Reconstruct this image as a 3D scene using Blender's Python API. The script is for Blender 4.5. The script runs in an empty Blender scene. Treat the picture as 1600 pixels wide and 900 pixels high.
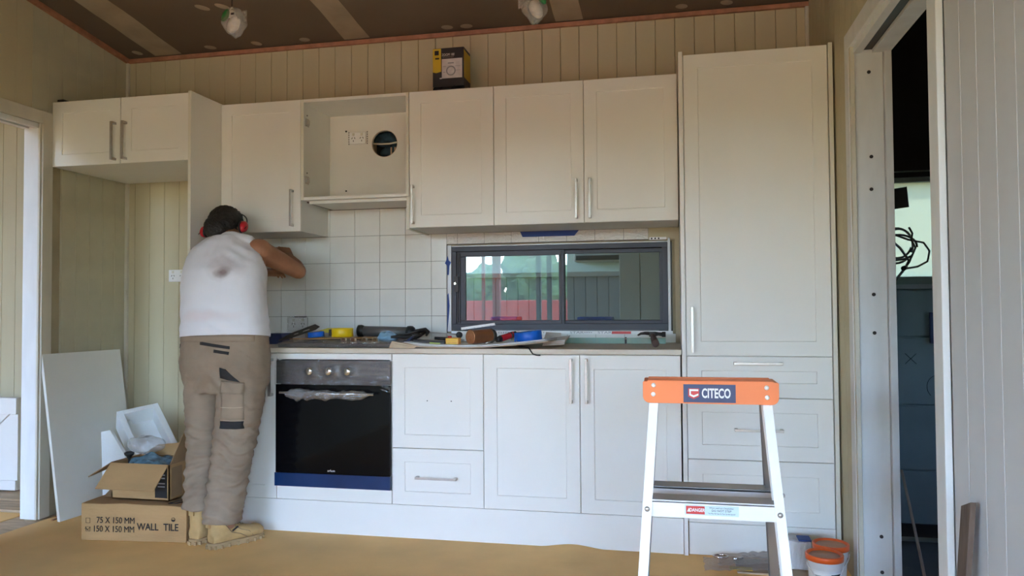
import bpy, bmesh, math, random
from mathutils import Vector, Matrix, Euler, noise
random.seed(7)
PI = math.pi
scn = bpy.context.scene
COL = scn.collection

# ------------------------------------------------------------------ camera
CAM_LOC = Vector((1.9172, -4.0351, 1.0780))
F_ = Vector((-0.20729149, 0.97787641, 0.02807074))
R_ = Vector((0.97820249, 0.20754927, -0.00657219))
U_ = Vector((0.01225285, -0.02609651, 0.99958433))
cam = bpy.data.objects.new('camera', bpy.data.cameras.new('camera'))
COL.objects.link(cam)
cam.matrix_world = Matrix(((R_.x, U_.x, -F_.x, CAM_LOC.x), (R_.y, U_.y, -F_.y, CAM_LOC.y),
                           (R_.z, U_.z, -F_.z, CAM_LOC.z), (0, 0, 0, 1)))
cam.data.sensor_width = 36.0
cam.data.lens = 1186.03 / 1600 * 36
cam.data.clip_start = 0.02
cam.data.clip_end = 500
scn.camera = cam

# ------------------------------------------------------------------ world, sun, exposure
world = bpy.data.worlds.new('world'); scn.world = world
world.use_nodes = True
wn = world.node_tree.nodes; wl = world.node_tree.links
wn.clear()
sky = wn.new('ShaderNodeTexSky'); sky.sky_type = 'NISHITA'; sky.sun_disc = False
sky.sun_elevation = math.radians(58); sky.sun_rotation = math.radians(200)
sky.air_density = 1.0; sky.dust_density = 1.0; sky.ozone_density = 1.5
bg = wn.new('ShaderNodeBackground'); bg.inputs['Strength'].default_value = 5.6
wo = wn.new('ShaderNodeOutputWorld')
tint = wn.new('ShaderNodeMix'); tint.data_type = 'RGBA'; tint.blend_type = 'MULTIPLY'; tint.inputs[0].default_value = 1.0
tint.inputs[7].default_value = (0.91, 1.02, 1.17, 1)      # camera white balance
wl.new(sky.outputs[0], tint.inputs[6]); wl.new(tint.outputs[2], bg.inputs[0]); wl.new(bg.outputs[0], wo.inputs[0])

sun = bpy.data.objects.new('sun', bpy.data.lights.new('sun', 'SUN')); COL.objects.link(sun)
sun.data.energy = 14.0; sun.data.angle = 0.01; sun.data.color = (1.0, 0.94, 0.84)
sun.rotation_euler = Euler((math.radians(-28), math.radians(16), 0))

scn.view_settings.view_transform = 'Standard'
scn.view_settings.look = 'None'
scn.view_settings.gamma = 1.0
scn.view_settings.use_curve_mapping = False
scn.view_settings.exposure = 0.12
scn.cycles.use_denoising = True
scn.cycles.max_bounces = 10
scn.cycles.diffuse_bounces = 7
scn.cycles.transparent_max_bounces = 12
scn.cycles.sample_clamp_indirect = 6.0

# ------------------------------------------------------------------ materials
def S(r, g, b):
    f = lambda c: (c/255/12.92) if c/255 <= 0.04045 else ((c/255+0.055)/1.055)**2.4
    return (f(r), f(g), f(b), 1.0)

def mat(name, c, rough=0.5, metal=0.0, var=0.06, vscale=6.0, bump=0.0, bscale=60.0, c2=None, dirt=None, stretch=(1, 1, 1), spec=0.5, coat=0.0):
    """Principled material; colour wanders a little with noise, optional second dirt colour and fine bump."""
    m = bpy.data.materials.new(name); m.use_nodes = True
    nt = m.node_tree; n = nt.nodes; l = nt.links
    b = n['Principled BSDF']
    b.inputs['Roughness'].default_value = rough
    b.inputs['Metallic'].default_value = metal
    b.inputs['Specular IOR Level'].default_value = spec
    b.inputs['Coat Weight'].default_value = coat
    tc = n.new('ShaderNodeTexCoord'); mp = n.new('ShaderNodeMapping'); mp.inputs['Scale'].default_value = stretch
    l.new(tc.outputs['Object'], mp.inputs[0])
    nz = n.new('ShaderNodeTexNoise'); nz.inputs['Scale'].default_value = vscale; nz.inputs['Detail'].default_value = 5
    l.new(mp.outputs[0], nz.inputs['Vector'])
    mx = n.new('ShaderNodeMix'); mx.data_type = 'RGBA'
    cc = c2 if c2 else tuple(max(0, x*(1-2*var)) for x in c[:3])+(1,)
    mx.inputs[6].default_value = c if c2 else tuple(min(1, x*(1+var)) for x in c[:3])+(1,)
    mx.inputs[7].default_value = cc
    rp = n.new('ShaderNodeValToRGB'); rp.color_ramp.elements[0].position = 0.35; rp.color_ramp.elements[1].position = 0.7
    l.new(nz.outputs['Fac'], rp.inputs[0]); l.new(rp.outputs[0], mx.inputs[0])
    out = mx.outputs[2]
    if dirt:
        dc, dscale, thr = dirt
        n2 = n.new('ShaderNodeTexNoise'); n2.inputs['Scale'].default_value = dscale; n2.inputs['Detail'].default_value = 8
        n2.inputs['Roughness'].default_value = 0.65
        l.new(mp.outputs[0], n2.inputs['Vector'])
        r2 = n.new('ShaderNodeValToRGB'); r2.color_ramp.elements[0].position = thr; r2.color_ramp.elements[1].position = min(1, thr+0.12)
        l.new(n2.outputs['Fac'], r2.inputs[0])
        m2 = n.new('ShaderNodeMix'); m2.data_type = 'RGBA'
        l.new(r2.outputs[0], m2.inputs[0]); l.new(out, m2.inputs[6]); m2.inputs[7].default_value = dc
        out = m2.outputs[2]
    l.new(out, b.inputs['Base Color'])
    if bump:
        n3 = n.new('ShaderNodeTexNoise'); n3.inputs['Scale'].default_value = bscale; n3.inputs['Detail'].default_value = 4
        l.new(mp.outputs[0], n3.inputs['Vector'])
        bp = n.new('ShaderNodeBump'); bp.inputs['Strength'].default_value = bump; bp.inputs['Distance'].default_value = 0.01
        l.new(n3.outputs['Fac'], bp.inputs['Height']); l.new(bp.outputs[0], b.inputs['Normal'])
    return m

def film(name, tint=(1, 1, 1, 1), cover=0.25, rough=0.12, scale=14, strength=1.0, stretch=(1, 1, 1), haze=0.06):
    """Thin crinkled plastic: mostly clear, some gloss, a trace of white haze."""
    m = bpy.data.materials.new(name); m.use_nodes = True
    n = m.node_tree.nodes; l = m.node_tree.links; n.clear()
    o = n.new('ShaderNodeOutputMaterial'); t = n.new('ShaderNodeBsdfTransparent'); t.inputs[0].default_value = tint
    g = n.new('ShaderNodeBsdfGlossy'); g.inputs['Roughness'].default_value = rough
    d = n.new('ShaderNodeBsdfDiffuse'); d.inputs[0].default_value = (0.8, 0.82, 0.85, 1)
    tc = n.new('ShaderNodeTexCoord'); mp = n.new('ShaderNodeMapping'); mp.inputs['Scale'].default_value = stretch
    l.new(tc.outputs['Object'], mp.inputs[0])
    nz = n.new('ShaderNodeTexNoise'); nz.inputs['Scale'].default_value = scale; nz.inputs['Detail'].default_value = 6
    nz.inputs['Distortion'].default_value = 1.5
    l.new(mp.outputs[0], nz.inputs['Vector'])
    bp = n.new('ShaderNodeBump'); bp.inputs['Strength'].default_value = strength; bp.inputs['Distance'].default_value = 0.02
    l.new(nz.outputs['Fac'], bp.inputs['Height']); l.new(bp.outputs[0], g.inputs['Normal'])
    m1 = n.new('ShaderNodeMixShader'); m1.inputs[0].default_value = cover
    m2 = n.new('ShaderNodeMixShader'); m2.inputs[0].default_value = haze
    l.new(t.outputs[0], m1.inputs[1]); l.new(g.outputs[0], m1.inputs[2])
    l.new(m1.outputs[0], m2.inputs[1]); l.new(d.outputs[0], m2.inputs[2]); l.new(m2.outputs[0], o.inputs[0])
    return m

M = {}
M['cab'] = mat('cabinet_white', (0.83, 0.815, 0.765, 1), 0.38, var=0.01, vscale=3)
M['carcass'] = mat('melamine_white', (0.79, 0.78, 0.73, 1), 0.5, var=0.01)
M['edge'] = mat('cream_edge', (0.72, 0.70, 0.60, 1), 0.5, var=0.02)
M['steel'] = mat('brushed_steel', (0.52, 0.49, 0.45, 1), 0.32, 0.9, var=0.05, vscale=40)
M['chrome'] = mat('chrome', (0.8, 0.8, 0.8, 1), 0.12, 1.0, var=0.02)
M['tile'] = mat('glazed_tile', (0.78, 0.79, 0.76, 1), 0.16, var=0.015, bump=0.05, bscale=9)
M['grout'] = mat('adhesive_grey', (0.16, 0.155, 0.14, 1), 0.9, var=0.1)
M['vj'] = mat('cream_lining', (0.54, 0.475, 0.315, 1), 0.6, var=0.05, vscale=2.5, stretch=(1, 1, 0.4), dirt=((0.35, 0.30, 0.22, 1), 3.5, 0.70))
M['vjdirty'] = mat('cream_lining_marked', (0.50, 0.47, 0.34, 1), 0.6, var=0.06, vscale=2.5, stretch=(1, 1, 2.0), dirt=((0.13, 0.11, 0.09, 1), 2.2, 0.66))
M['vjback'] = mat('groove_shadow', (0.40, 0.34, 0.22, 1), 0.8)
M['vjw'] = mat('pale_lining', (0.56, 0.56, 0.58, 1), 0.45, var=0.03, vscale=2.0)
M['paint'] = mat('worn_white_paint', (0.74, 0.74, 0.73, 1), 0.5, var=0.03, dirt=((0.36, 0.31, 0.25, 1), 5.0, 0.70), stretch=(3, 3, 0.8))
M['paintc'] = mat('cream_architrave', (0.62, 0.58, 0.48, 1), 0.5, var=0.04, dirt=((0.28, 0.22, 0.16, 1), 6.0, 0.66), stretch=(2, 2, 0.8))
M['ceil'] = mat('raw_plasterboard', (0.175, 0.13, 0.098, 1), 0.9, var=0.06, vscale=1.5)
M['plaster'] = mat('dried_joint_compound', (0.42, 0.34, 0.25, 1), 0.9, var=0.08)
M['pine'] = mat('pink_primed_batten', (0.42, 0.19, 0.12, 1), 0.7, var=0.12, vscale=20)
M['floor'] = mat('brown_sheet_floor', (0.92, 0.565, 0.215, 1), 0.62, var=0.09, vscale=1.6, bump=0.06, bscale=40, dirt=((0.48, 0.32, 0.15, 1), 16.0, 0.74))
M['floor2'] = mat('timber_floorboard', (0.50, 0.36, 0.22, 1), 0.6, var=0.15, vscale=5, stretch=(1, 8, 1))
M['bench'] = mat('pale_woodgrain_worktop', (0.66, 0.60, 0.50, 1), 0.4, var=0.06, vscale=3.5, stretch=(1.2, 6, 6), c2=(0.52, 0.43, 0.32, 1))
M['black'] = mat('black_plastic', (0.012, 0.012, 0.013, 1), 0.42, var=0.1)
M['blackglass'] = mat('oven_black_glass', (0.003, 0.003, 0.004, 1), 0.07, var=0.0, spec=0.16)
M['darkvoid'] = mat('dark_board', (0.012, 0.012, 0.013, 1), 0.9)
M['bluefilm'] = mat('blue_protective_film', (0.003, 0.026, 0.10, 1), 0.25, var=0.06)
M['panelgrey'] = mat('oven_control_panel', (0.045, 0.040, 0.041, 1), 0.40, 0.2, var=0.05)
M['wrap'] = film('clear_wrap', cover=0.16, rough=0.16, scale=6, stretch=(0.7, 1, 6), haze=0.03)
M['wrap2'] = film('crumpled_wrap', cover=0.30, rough=0.13, scale=34, haze=0.05)
M['alu'] = mat('window_aluminium', (0.030, 0.034, 0.046, 1), 0.42, 0.2, var=0.03)
M['alusil'] = mat('tile_trim_aluminium', (0.42, 0.43, 0.44, 1), 0.42, 0.6, var=0.03)
M['ladal'] = mat('ladder_aluminium', (0.93, 0.93, 0.93, 1), 0.35, 0.0, var=0.02)
M['ladin'] = mat('ladder_grey_aluminium', (0.42, 0.40, 0.39, 1), 0.42, 0.8, var=0.04)
M['orange'] = mat('orange_plastic', (0.90, 0.22, 0.055, 1), 0.42, var=0.03)
M['navy'] = mat('navy_label', (0.03, 0.045, 0.13, 1), 0.4, var=0.03)
M['white'] = mat('white_print', (0.85, 0.85, 0.85, 1), 0.5, var=0.0)
M['red'] = mat('red_print', (0.62, 0.045, 0.04, 1), 0.45, var=0.04)
M['redplastic'] = mat('red_plastic', (0.50, 0.012, 0.025, 1), 0.3, var=0.05)
M['ltblue'] = mat('pale_blue_label', (0.62, 0.76, 0.80, 1), 0.5, var=0.02)
M['ink'] = mat('black_ink', (0.015, 0.012, 0.012, 1), 0.7, var=0.0)
M['card'] = mat('corrugated_cardboard', (0.46, 0.27, 0.115, 1), 0.85, var=0.07, vscale=4, bump=0.12, bscale=30, stretch=(1, 1, 3))
M['carddk'] = mat('cardboard_inside', (0.33, 0.20, 0.10, 1), 0.9, var=0.08)
M['foam'] = mat('white_foam', (0.86, 0.88, 0.88, 1), 0.75, var=0.02, bump=0.25, bscale=160)
M['bluetape'] = mat('blue_tape', (0.005, 0.13, 0.60, 1), 0.45, var=0.06)
M['bluedk'] = mat('blue_masking_tape', (0.01, 0.05, 0.24, 1), 0.6, var=0.08)
M['yellow'] = mat('yellow_plastic', (0.85, 0.60, 0.01, 1), 0.35, var=0.06)
M['amber'] = mat('amber_plastic', (0.80, 0.40, 0.05, 1), 0.4, var=0.08)
M['copper'] = mat('copper_tin', (0.50, 0.22, 0.11, 1), 0.3, 0.75, var=0.08)
M['gunbarrel'] = mat('grey_gun_barrel', (0.17, 0.17, 0.17, 1), 0.42, 0.5, var=0.05)
M['trowel'] = mat('dark_trowel_steel', (0.10, 0.095, 0.085, 1), 0.45, 0.6, var=0.15)
M['rag'] = mat('blue_glove_rubber', (0.27, 0.48, 0.66, 1), 0.6, var=0.1)
M['paper'] = mat('grey_paper_sheet', (0.66, 0.64, 0.62, 1), 0.7, var=0.05)
M['kraft'] = mat('kraft_edge', (0.56, 0.43, 0.30, 1), 0.8, var=0.1)
M['greenglass'] = mat('green_tinted_strip', (0.22, 0.42, 0.36, 1), 0.25, var=0.15, vscale=9, c2=(0.34, 0.40, 0.33, 1))
M['hammer'] = mat('dark_forged_steel', (0.035, 0.032, 0.032, 1), 0.4, 0.5, var=0.2)
M['handle_br'] = mat('brown_leather_grip', (0.09, 0.045, 0.035, 1), 0.6, var=0.2)
M['skin'] = mat('tanned_skin', (0.33, 0.145, 0.075, 1), 0.55, var=0.10, vscale=12, bump=0.06, bscale=80)
M['shirt'] = None
M['khaki'] = mat('khaki_cotton', (0.30, 0.222, 0.155, 1), 0.9, var=0.09, vscale=7, bump=0.18, bscale=220)
M['trimblk'] = mat('black_cordura', (0.018, 0.018, 0.020, 1), 0.8, var=0.1)
M['hair'] = mat('dark_hair', (0.012, 0.010, 0.009, 1), 0.6, var=0.3, vscale=60, bump=0.5, bscale=180)
M['boot'] = mat('wheat_nubuck', (0.52, 0.33, 0.135, 1), 0.8, var=0.10, vscale=14, bump=0.12, bscale=90)
M['sole'] = mat('tan_rubber_sole', (0.38, 0.25, 0.12, 1), 0.7, var=0.1)
M['bootdk'] = mat('boot_collar', (0.22, 0.15, 0.085, 1), 0.8, var=0.2)
M['pail'] = mat('white_pail', (0.74, 0.75, 0.76, 1), 0.4, var=0.02)
M['orangelid'] = mat('orange_lid', (0.80, 0.12, 0.02, 1), 0.35, var=0.05)
M['lidmid'] = mat('dusty_lid_centre', (0.50, 0.27, 0.17, 1), 0.5, var=0.12)
M['sack'] = mat('paper_plastic_sack', (0.66, 0.66, 0.68, 1), 0.45, var=0.05, bump=0.5, bscale=30, stretch=(6, 6, 1))
M['greytext'] = mat('grey_print', (0.30, 0.30, 0.31, 1), 0.6, var=0.0)
M['clearbag'] = film('clear_bag', cover=0.20, rough=0.2, scale=18, haze=0.14)
M['clearpack'] = film('grey_clear_packaging', tint=(0.75, 0.72, 0.72, 1), cover=0.25, rough=0.2, scale=16, haze=0.16)
M['timber'] = mat('rough_brown_timber', (0.12, 0.08, 0.06, 1), 0.85, var=0.2, vscale=8, stretch=(3, 3, 0.6), bump=0.3, bscale=40)
M['dkroom'] = mat('dark_green_board', (0.26, 0.32, 0.31, 1), 0.8, var=0.06, vscale=3)
M['cable'] = mat('grey_cable', (0.16, 0.17, 0.19, 1), 0.5, var=0.05)
M['green'] = mat('green_plastic', (0.01, 0.16, 0.04, 1), 0.4, var=0.1)
M['yelbox'] = mat('box_yellow', (0.62, 0.42, 0.02, 1), 0.5, var=0.05)
M['blkbox'] = mat('box_black', (0.02, 0.018, 0.02, 1), 0.5, var=0.1)
M['boxwhite'] = mat('box_white', (0.62, 0.58, 0.58, 1), 0.5, var=0.06, vscale=40)
M['deck'] = mat('weathered_deck', (0.50, 0.26, 0.07, 1), 0.8, var=0.12, vscale=3)
M['ground'] = mat('dry_ground', (0.46, 0.24, 0.06, 1), 0.95, var=0.2, vscale=0.5, c2=(0.38, 0.22, 0.05, 1))
M['redsteel'] = mat('red_painted_steel', (0.62, 0.07, 0.05, 1), 0.5, var=0.05)
M['leaf'] = mat('foliage', (0.10, 0.19, 0.05, 1), 0.8, var=0.4, vscale=1.2, c2=(0.045, 0.10, 0.03, 1))
M['bark'] = mat('bark', (0.10, 0.07, 0.05, 1), 0.9, var=0.2)
M['darkpost'] = mat('dark_post', (0.035, 0.04, 0.045, 1), 0.6)
M['pgrey'] = mat('porch_grey_lining', (0.13, 0.145, 0.15, 1), 0.7, var=0.05)
M['pcab'] = mat('porch_cupboard_grey', (0.20, 0.21, 0.20, 1), 0.6, var=0.03)
M['grey'] = mat('grey_lining', (0.45, 0.47, 0.48, 1), 0.6, var=0.04)

# singlet with a shaped grime stain in the middle of the back
def shirt_material():
    m = mat('white_singlet_cotton', (0.80, 0.79, 0.82, 1), 0.9, var=0.02, bump=0.1, bscale=260)
    n = m.node_tree.nodes; l = m.node_tree.links
    b = n['Principled BSDF']; src = b.inputs['Base Color'].links[0].from_socket
    tc = n.new('ShaderNodeTexCoord'); nz = n.new('ShaderNodeTexNoise'); nz.inputs['Scale'].default_value = 14; nz.inputs['Detail'].default_value = 6
    l.new(tc.outputs['Object'], nz.inputs['Vector'])
    acc = None
    for (cx, cz, rx, rz, amt, col) in ((0.005, 1.262, 0.030, 0.016, 0.95, (0.16, 0.10, 0.09, 1)), (0.010, 1.285, 0.060, 0.036, 0.5, (0.38, 0.30, 0.30, 1)), (-0.06, 1.06, 0.13, 0.02, 0.3, (0.72, 0.50, 0.48, 1))):
        mp = n.new('ShaderNodeMapping'); mp.inputs['Location'].default_value = (-cx/rx, 0, -cz/rz); mp.inputs['Scale'].default_value = (1/rx, 0, 1/rz)
        l.new(tc.outputs['Object'], mp.inputs[0])
        ln = n.new('ShaderNodeVectorMath'); ln.operation = 'LENGTH'; l.new(mp.outputs[0], ln.inputs[0])
        ad = n.new('ShaderNodeMath'); ad.operation = 'MULTIPLY_ADD'; l.new(nz.outputs['Fac'], ad.inputs[0]); ad.inputs[1].default_value = 2.4
        l.new(ln.outputs['Value'], ad.inputs[2])
        mr = n.new('ShaderNodeMapRange'); mr.inputs['From Min'].default_value = 1.5; mr.inputs['From Max'].default_value = 3.0
        mr.inputs['To Min'].default_value = amt; mr.inputs['To Max'].default_value = 0.0
        l.new(ad.outputs[0], mr.inputs['Value'])
        mx = n.new('ShaderNodeMix'); mx.data_type = 'RGBA'; l.new(mr.outputs[0], mx.inputs[0]); l.new(src, mx.inputs[6]); mx.inputs[7].default_value = col
        src = mx.outputs[2]
    l.new(src, b.inputs['Base Color'])
    return m
M['shirt'] = shirt_material()

def glass_material():
    m = bpy.data.materials.new('tinted_window_glass'); m.use_nodes = True
    n = m.node_tree.nodes; l = m.node_tree.links; n.clear()
    o = n.new('ShaderNodeOutputMaterial'); t = n.new('ShaderNodeBsdfTransparent'); t.inputs[0].default_value = (0.62, 0.68, 0.68, 1)
    g = n.new('ShaderNodeBsdfGlossy'); g.inputs['Roughness'].default_value = 0.0
    fr = n.new('ShaderNodeFresnel'); fr.inputs[0].default_value = 1.62
    mx = n.new('ShaderNodeMixShader')
    l.new(fr.outputs[0], mx.inputs[0]); l.new(t.outputs[0], mx.inputs[1]); l.new(g.outputs[0], mx.inputs[2]); l.new(mx.outputs[0], o.inputs[0])
    return m
M['glass'] = glass_material()

def frosted_material():
    m = bpy.data.materials.new('translucent_sheet'); m.use_nodes = True
    n = m.node_tree.nodes; l = m.node_tree.links; n.clear()
    o = n.new('ShaderNodeOutputMaterial'); t = n.new('ShaderNodeBsdfTranslucent'); t.inputs[0].default_value = (0.42, 0.445, 0.365, 1)
    d = n.new('ShaderNodeBsdfDiffuse'); d.inputs[0].default_value = (0.5, 0.52, 0.48, 1)
    mx = n.new('ShaderNodeMixShader'); mx.inputs[0].default_value = 0.4
    l.new(t.outputs[0], mx.inputs[1]); l.new(d.outputs[0], mx.inputs[2]); l.new(mx.outputs[0], o.inputs[0])
    return m
M['frost'] = frosted_material()

# ------------------------------------------------------------------ mesh helpers
WM = {}   # world matrix of every parent made here
class G:
    def __init__(s): s.b = bmesh.new()
    def box(s, x0, y0, z0, x1, y1, z1, bev=0.0, mtx=None):
        x0, x1 = min(x0, x1), max(x0, x1); y0, y1 = min(y0, y1), max(y0, y1); z0, z1 = min(z0, z1), max(z0, z1)
        v = [s.b.verts.new(p) for p in ((x0,y0,z0),(x1,y0,z0),(x1,y1,z0),(x0,y1,z0),(x0,y0,z1),(x1,y0,z1),(x1,y1,z1),(x0,y1,z1))]
        f = [s.b.faces.new([v[i] for i in q]) for q in ((0,3,2,1),(4,5,6,7),(0,1,5,4),(1,2,6,5),(2,3,7,6),(3,0,4,7))]
        vs = v
        if bev > 0:
            es = list({e for q in f for e in q.edges})
            r = bmesh.ops.bevel(s.b, geom=es, offset=bev, segments=2, affect='EDGES', profile=0.6)
            vs = list({w for w in r['verts']} | {w for w in v if w.is_valid})
        if mtx is not None:
            for w in vs: w.co = mtx @ w.co
        return s
    def cyl(s, p0, p1, r0, r1=None, seg=20, caps=True):
        p0 = Vector(p0); p1 = Vector(p1); r1 = r0 if r1 is None else r1
        d = (p1-p0).normalized(); a = d.orthogonal().normalized(); c = d.cross(a)
        A = []; B = []
        for i in range(seg):
            t = 2*PI*i/seg; o = a*math.cos(t)+c*math.sin(t)
            A.append(s.b.verts.new(p0+o*r0)); B.append(s.b.verts.new(p1+o*r1))
        for i in range(seg):
            j = (i+1) % seg; fa = s.b.faces.new((A[i], A[j], B[j], B[i])); fa.smooth = True
        if caps: s.b.faces.new(A[::-1]); s.b.faces.new(B)
        return s
    def tube(s, pts, r, seg=8, closed=False):
        P = [Vector(p) for p in pts]; rings = []; n = len(P); up = None
        for i, p in enumerate(P):
            if closed: d = (P[(i+1) % n]-P[i-1]).normalized()
            else: d = (P[min(i+1, n-1)]-P[max(i-1, 0)]).normalized()
            if up is None: up = d.orthogonal().normalized()
            a = (up-d*up.dot(d)).normalized(); up = a; c = d.cross(a)
            rr = r[i] if isinstance(r, (list, tuple)) else r
            rings.append([s.b.verts.new(p+(a*math.cos(2*PI*k/seg)+c*math.sin(2*PI*k/seg))*rr) for k in range(seg)])
        m = n if closed else n-1
        for i in range(m):
            A = rings[i]; B = rings[(i+1) % n]
            for k in range(seg):
                f = s.b.faces.new((A[k], A[(k+1) % seg], B[(k+1) % seg], B[k])); f.smooth = True
        if not closed: s.b.faces.new(rings[0][::-1]); s.b.faces.new(rings[-1])
        return s
    def lathe(s, prof, c, axis=(0, 0, 1), seg=32):
        c = Vector(c); d = Vector(axis).normalized(); a = d.orthogonal().normalized(); e = d.cross(a)
        rings = []
        for (r, h) in prof:
            if r < 1e-6: rings.append([s.b.verts.new(c+d*h)])
            else: rings.append([s.b.verts.new(c+d*h+(a*math.cos(2*PI*k/seg)+e*math.sin(2*PI*k/seg))*r) for k in range(seg)])
        for A, B in zip(rings, rings[1:]):
            for k in range(seg):
                j = (k+1) % seg
                q = [A[k % len(A)], A[j % len(A)], B[j % len(B)], B[k % len(B)]]
                u = []
                for w in q:
                    if w not in u: u.append(w)
                if len(u) >= 3: f = s.b.faces.new(u); f.smooth = True
        return s
    def loft(s, rings, seg=28, n=2.4, cap=True):
        """rings: (centre, rx, ry[, z-tilt vector]) stacked rings, superellipse section"""
        R = []
        for rg in rings:
            c, rx, ry = Vector(rg[0]), rg[1], rg[2]
            ax = Vector(rg[3]) if len(rg) > 3 else Vector((1, 0, 0)); ay = Vector(rg[4]) if len(rg) > 4 else Vector((0, 1, 0))
            L = []
            for k in range(seg):
                t = 2*PI*k/seg; co, si = math.cos(t), math.sin(t)
                x = math.copysign(abs(co)**(2/n), co)*rx; y = math.copysign(abs(si)**(2/n), si)*ry
                L.append(s.b.verts.new(c+ax*x+ay*y))
            R.append(L)
        for A, B in zip(R, R[1:]):
            for k in range(seg):
                f = s.b.faces.new((A[k], A[(k+1) % seg], B[(k+1) % seg], B[k])); f.smooth = True
        if cap: s.b.faces.new(R[0][::-1]); s.b.faces.new(R[-1])
        return s
    def ell(s, c, r, rot=(0, 0, 0), seg=20):
        m = Matrix.Translation(c) @ Euler(rot).to_matrix().to_4x4() @ Matrix.Diagonal((r[0], r[1], r[2], 1))
        q = bmesh.ops.create_uvsphere(s.b, u_segments=seg, v_segments=seg//2, radius=1, matrix=m)
        for v in q['verts']:
            for f in v.link_faces: f.smooth = True
        return s
    def cap(s, p0, r0, p1, r1, seg=16):
        s.ell(p0, (r0,)*3, seg=seg); s.ell(p1, (r1,)*3, seg=seg); s.cyl(p0, p1, r0, r1, seg=seg)
        return s
    def prism(s, pts, off):
        """pts: closed planar polygon (3D), off: extrusion vector"""
        off = Vector(off); A = [s.b.verts.new(p) for p in pts]; B = [s.b.verts.new(Vector(p)+off) for p in pts]
        s.b.faces.new(A[::-1]); s.b.faces.new(B)
        for i in range(len(A)): s.b.faces.new((A[i], A[(i+1) % len(A)], B[(i+1) % len(A)], B[i]))
        return s
    def sheet(s, fn, nu, nv):
        V = [[s.b.verts.new(fn(i/nu, j/nv)) for j in range(nv+1)] for i in range(nu+1)]
        for i in range(nu):
            for j in range(nv):
                f = s.b.faces.new((V[i][j], V[i+1][j], V[i+1][j+1], V[i][j+1])); f.smooth = True
        return s

def link(name, data, m, parent=None, world=True):
    """Link a mesh built in world coordinates (or in the parent's own when world=False)."""
    o = bpy.data.objects.new(name, data); COL.objects.link(o)
    if m is not None:
        data.materials.clear(); data.materials.append(m)
    if parent is not None:
        o.parent = parent
        W = WM.get(parent, Matrix.Identity(4))
        if world: data.transform(W.inverted())
        WM[o] = W
    else: WM[o] = Matrix.Identity(4)
    return o
def obj(name, g, m, parent=None, world=True, label=None):
    bmesh.ops.recalc_face_normals(g.b, faces=g.b.faces[:])
    me = bpy.data.meshes.new(name); g.b.to_mesh(me); g.b.free()
    o = link(name, me, m, parent, world)
    if label: o['label'] = label
    return o
def thing(name, label, cat, loc=(0, 0, 0), rot=(0, 0, 0), group=None):
    o = bpy.data.objects.new(name, None); COL.objects.link(o)
    o.empty_display_size = 0.05
    o.location = loc; o.rotation_euler = rot
    WM[o] = Matrix.Translation(loc) @ Euler(rot).to_matrix().to_4x4()
    return tag(o, label, cat, group)
def tag(o, label, cat, group=None):
    o['label'] = label; o['category'] = cat
    if group: o['group'] = group
    return o
def origin(o, p):
    """move a lone mesh's origin to p"""
    o.data.transform(Matrix.Translation(-Vector(p))); o.location = p; WM[o] = Matrix.Translation(p); return o
def struct(o): o['kind'] = 'structure'; return o
def solid(o, t, off=-1):
    q = o.modifiers.new('solid', 'SOLIDIFY'); q.thickness = t; q.offset = off; return o

def blob(name, g, voxel, smooth=6, m=None, parent=None, fac=0.6, post=None, disp=None):
    """Union overlapping solids into one continuous smooth surface."""
    me = bpy.data.meshes.new(name); g.b.to_mesh(me); g.b.free()
    t = bpy.data.objects.new('tmp', me); COL.objects.link(t)
    r = t.modifiers.new('r', 'REMESH'); r.mode = 'VOXEL'; r.voxel_size = voxel; r.use_smooth_shade = True
    s = t.modifiers.new('s', 'SMOOTH'); s.iterations = smooth; s.factor = fac
    dg = bpy.context.evaluated_depsgraph_get(); dg.update()
    nm = bpy.data.meshes.new_from_object(t.evaluated_get(dg)); nm.name = name
    bpy.data.objects.remove(t); bpy.data.meshes.remove(me)
    if disp or post:
        b = bmesh.new(); b.from_mesh(nm); b.normal_update()
        if disp:
            dd = [(v, v.normal.copy()*disp(v.co, v.normal)) for v in b.verts]
            for v, d in dd: v.co += d
        if post: post(b)
        for f in b.faces: f.smooth = True
        b.to_mesh(nm); b.free()
    return link(name, nm, m, parent)

def text(name, body, m, parent, size, mtx, sx=1.0, ext=0.0004, bold=0.0, align='CENTER', label=None):
    """Lettering as real thin mesh. mtx places the text's own x/y plane in the world."""
    cu = bpy.data.curves.new('t', 'FONT'); cu.body = body; cu.size = size; cu.align_x = align; cu.align_y = 'CENTER'
    cu.extrude = ext; cu.offset = bold; cu.resolution_u = 3
    t = bpy.data.objects.new('t', cu); COL.objects.link(t)
    dg = bpy.context.evaluated_depsgraph_get(); dg.update()
    me = bpy.data.meshes.new_from_object(t.evaluated_get(dg)); bpy.data.objects.remove(t)
    me.transform(mtx @ Matrix.Diagonal((sx, 1, 1, 1)))
    o = link(name, me, m, parent)
    if label: o['label'] = label
    return o
def face_front(p, yaw=0.0, pitch=0.0):
    """matrix: text plane facing -y (towards the room) at p"""
    return Matrix.Translation(p) @ Matrix.Rotation(yaw, 4, 'Z') @ Matrix.Rotation(PI/2+pitch, 4, 'X')
def lerp(a, b, t): return a+(b-a)*t
def nz3(p, s=1.0): return noise.noise(Vector(p)*s)

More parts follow.
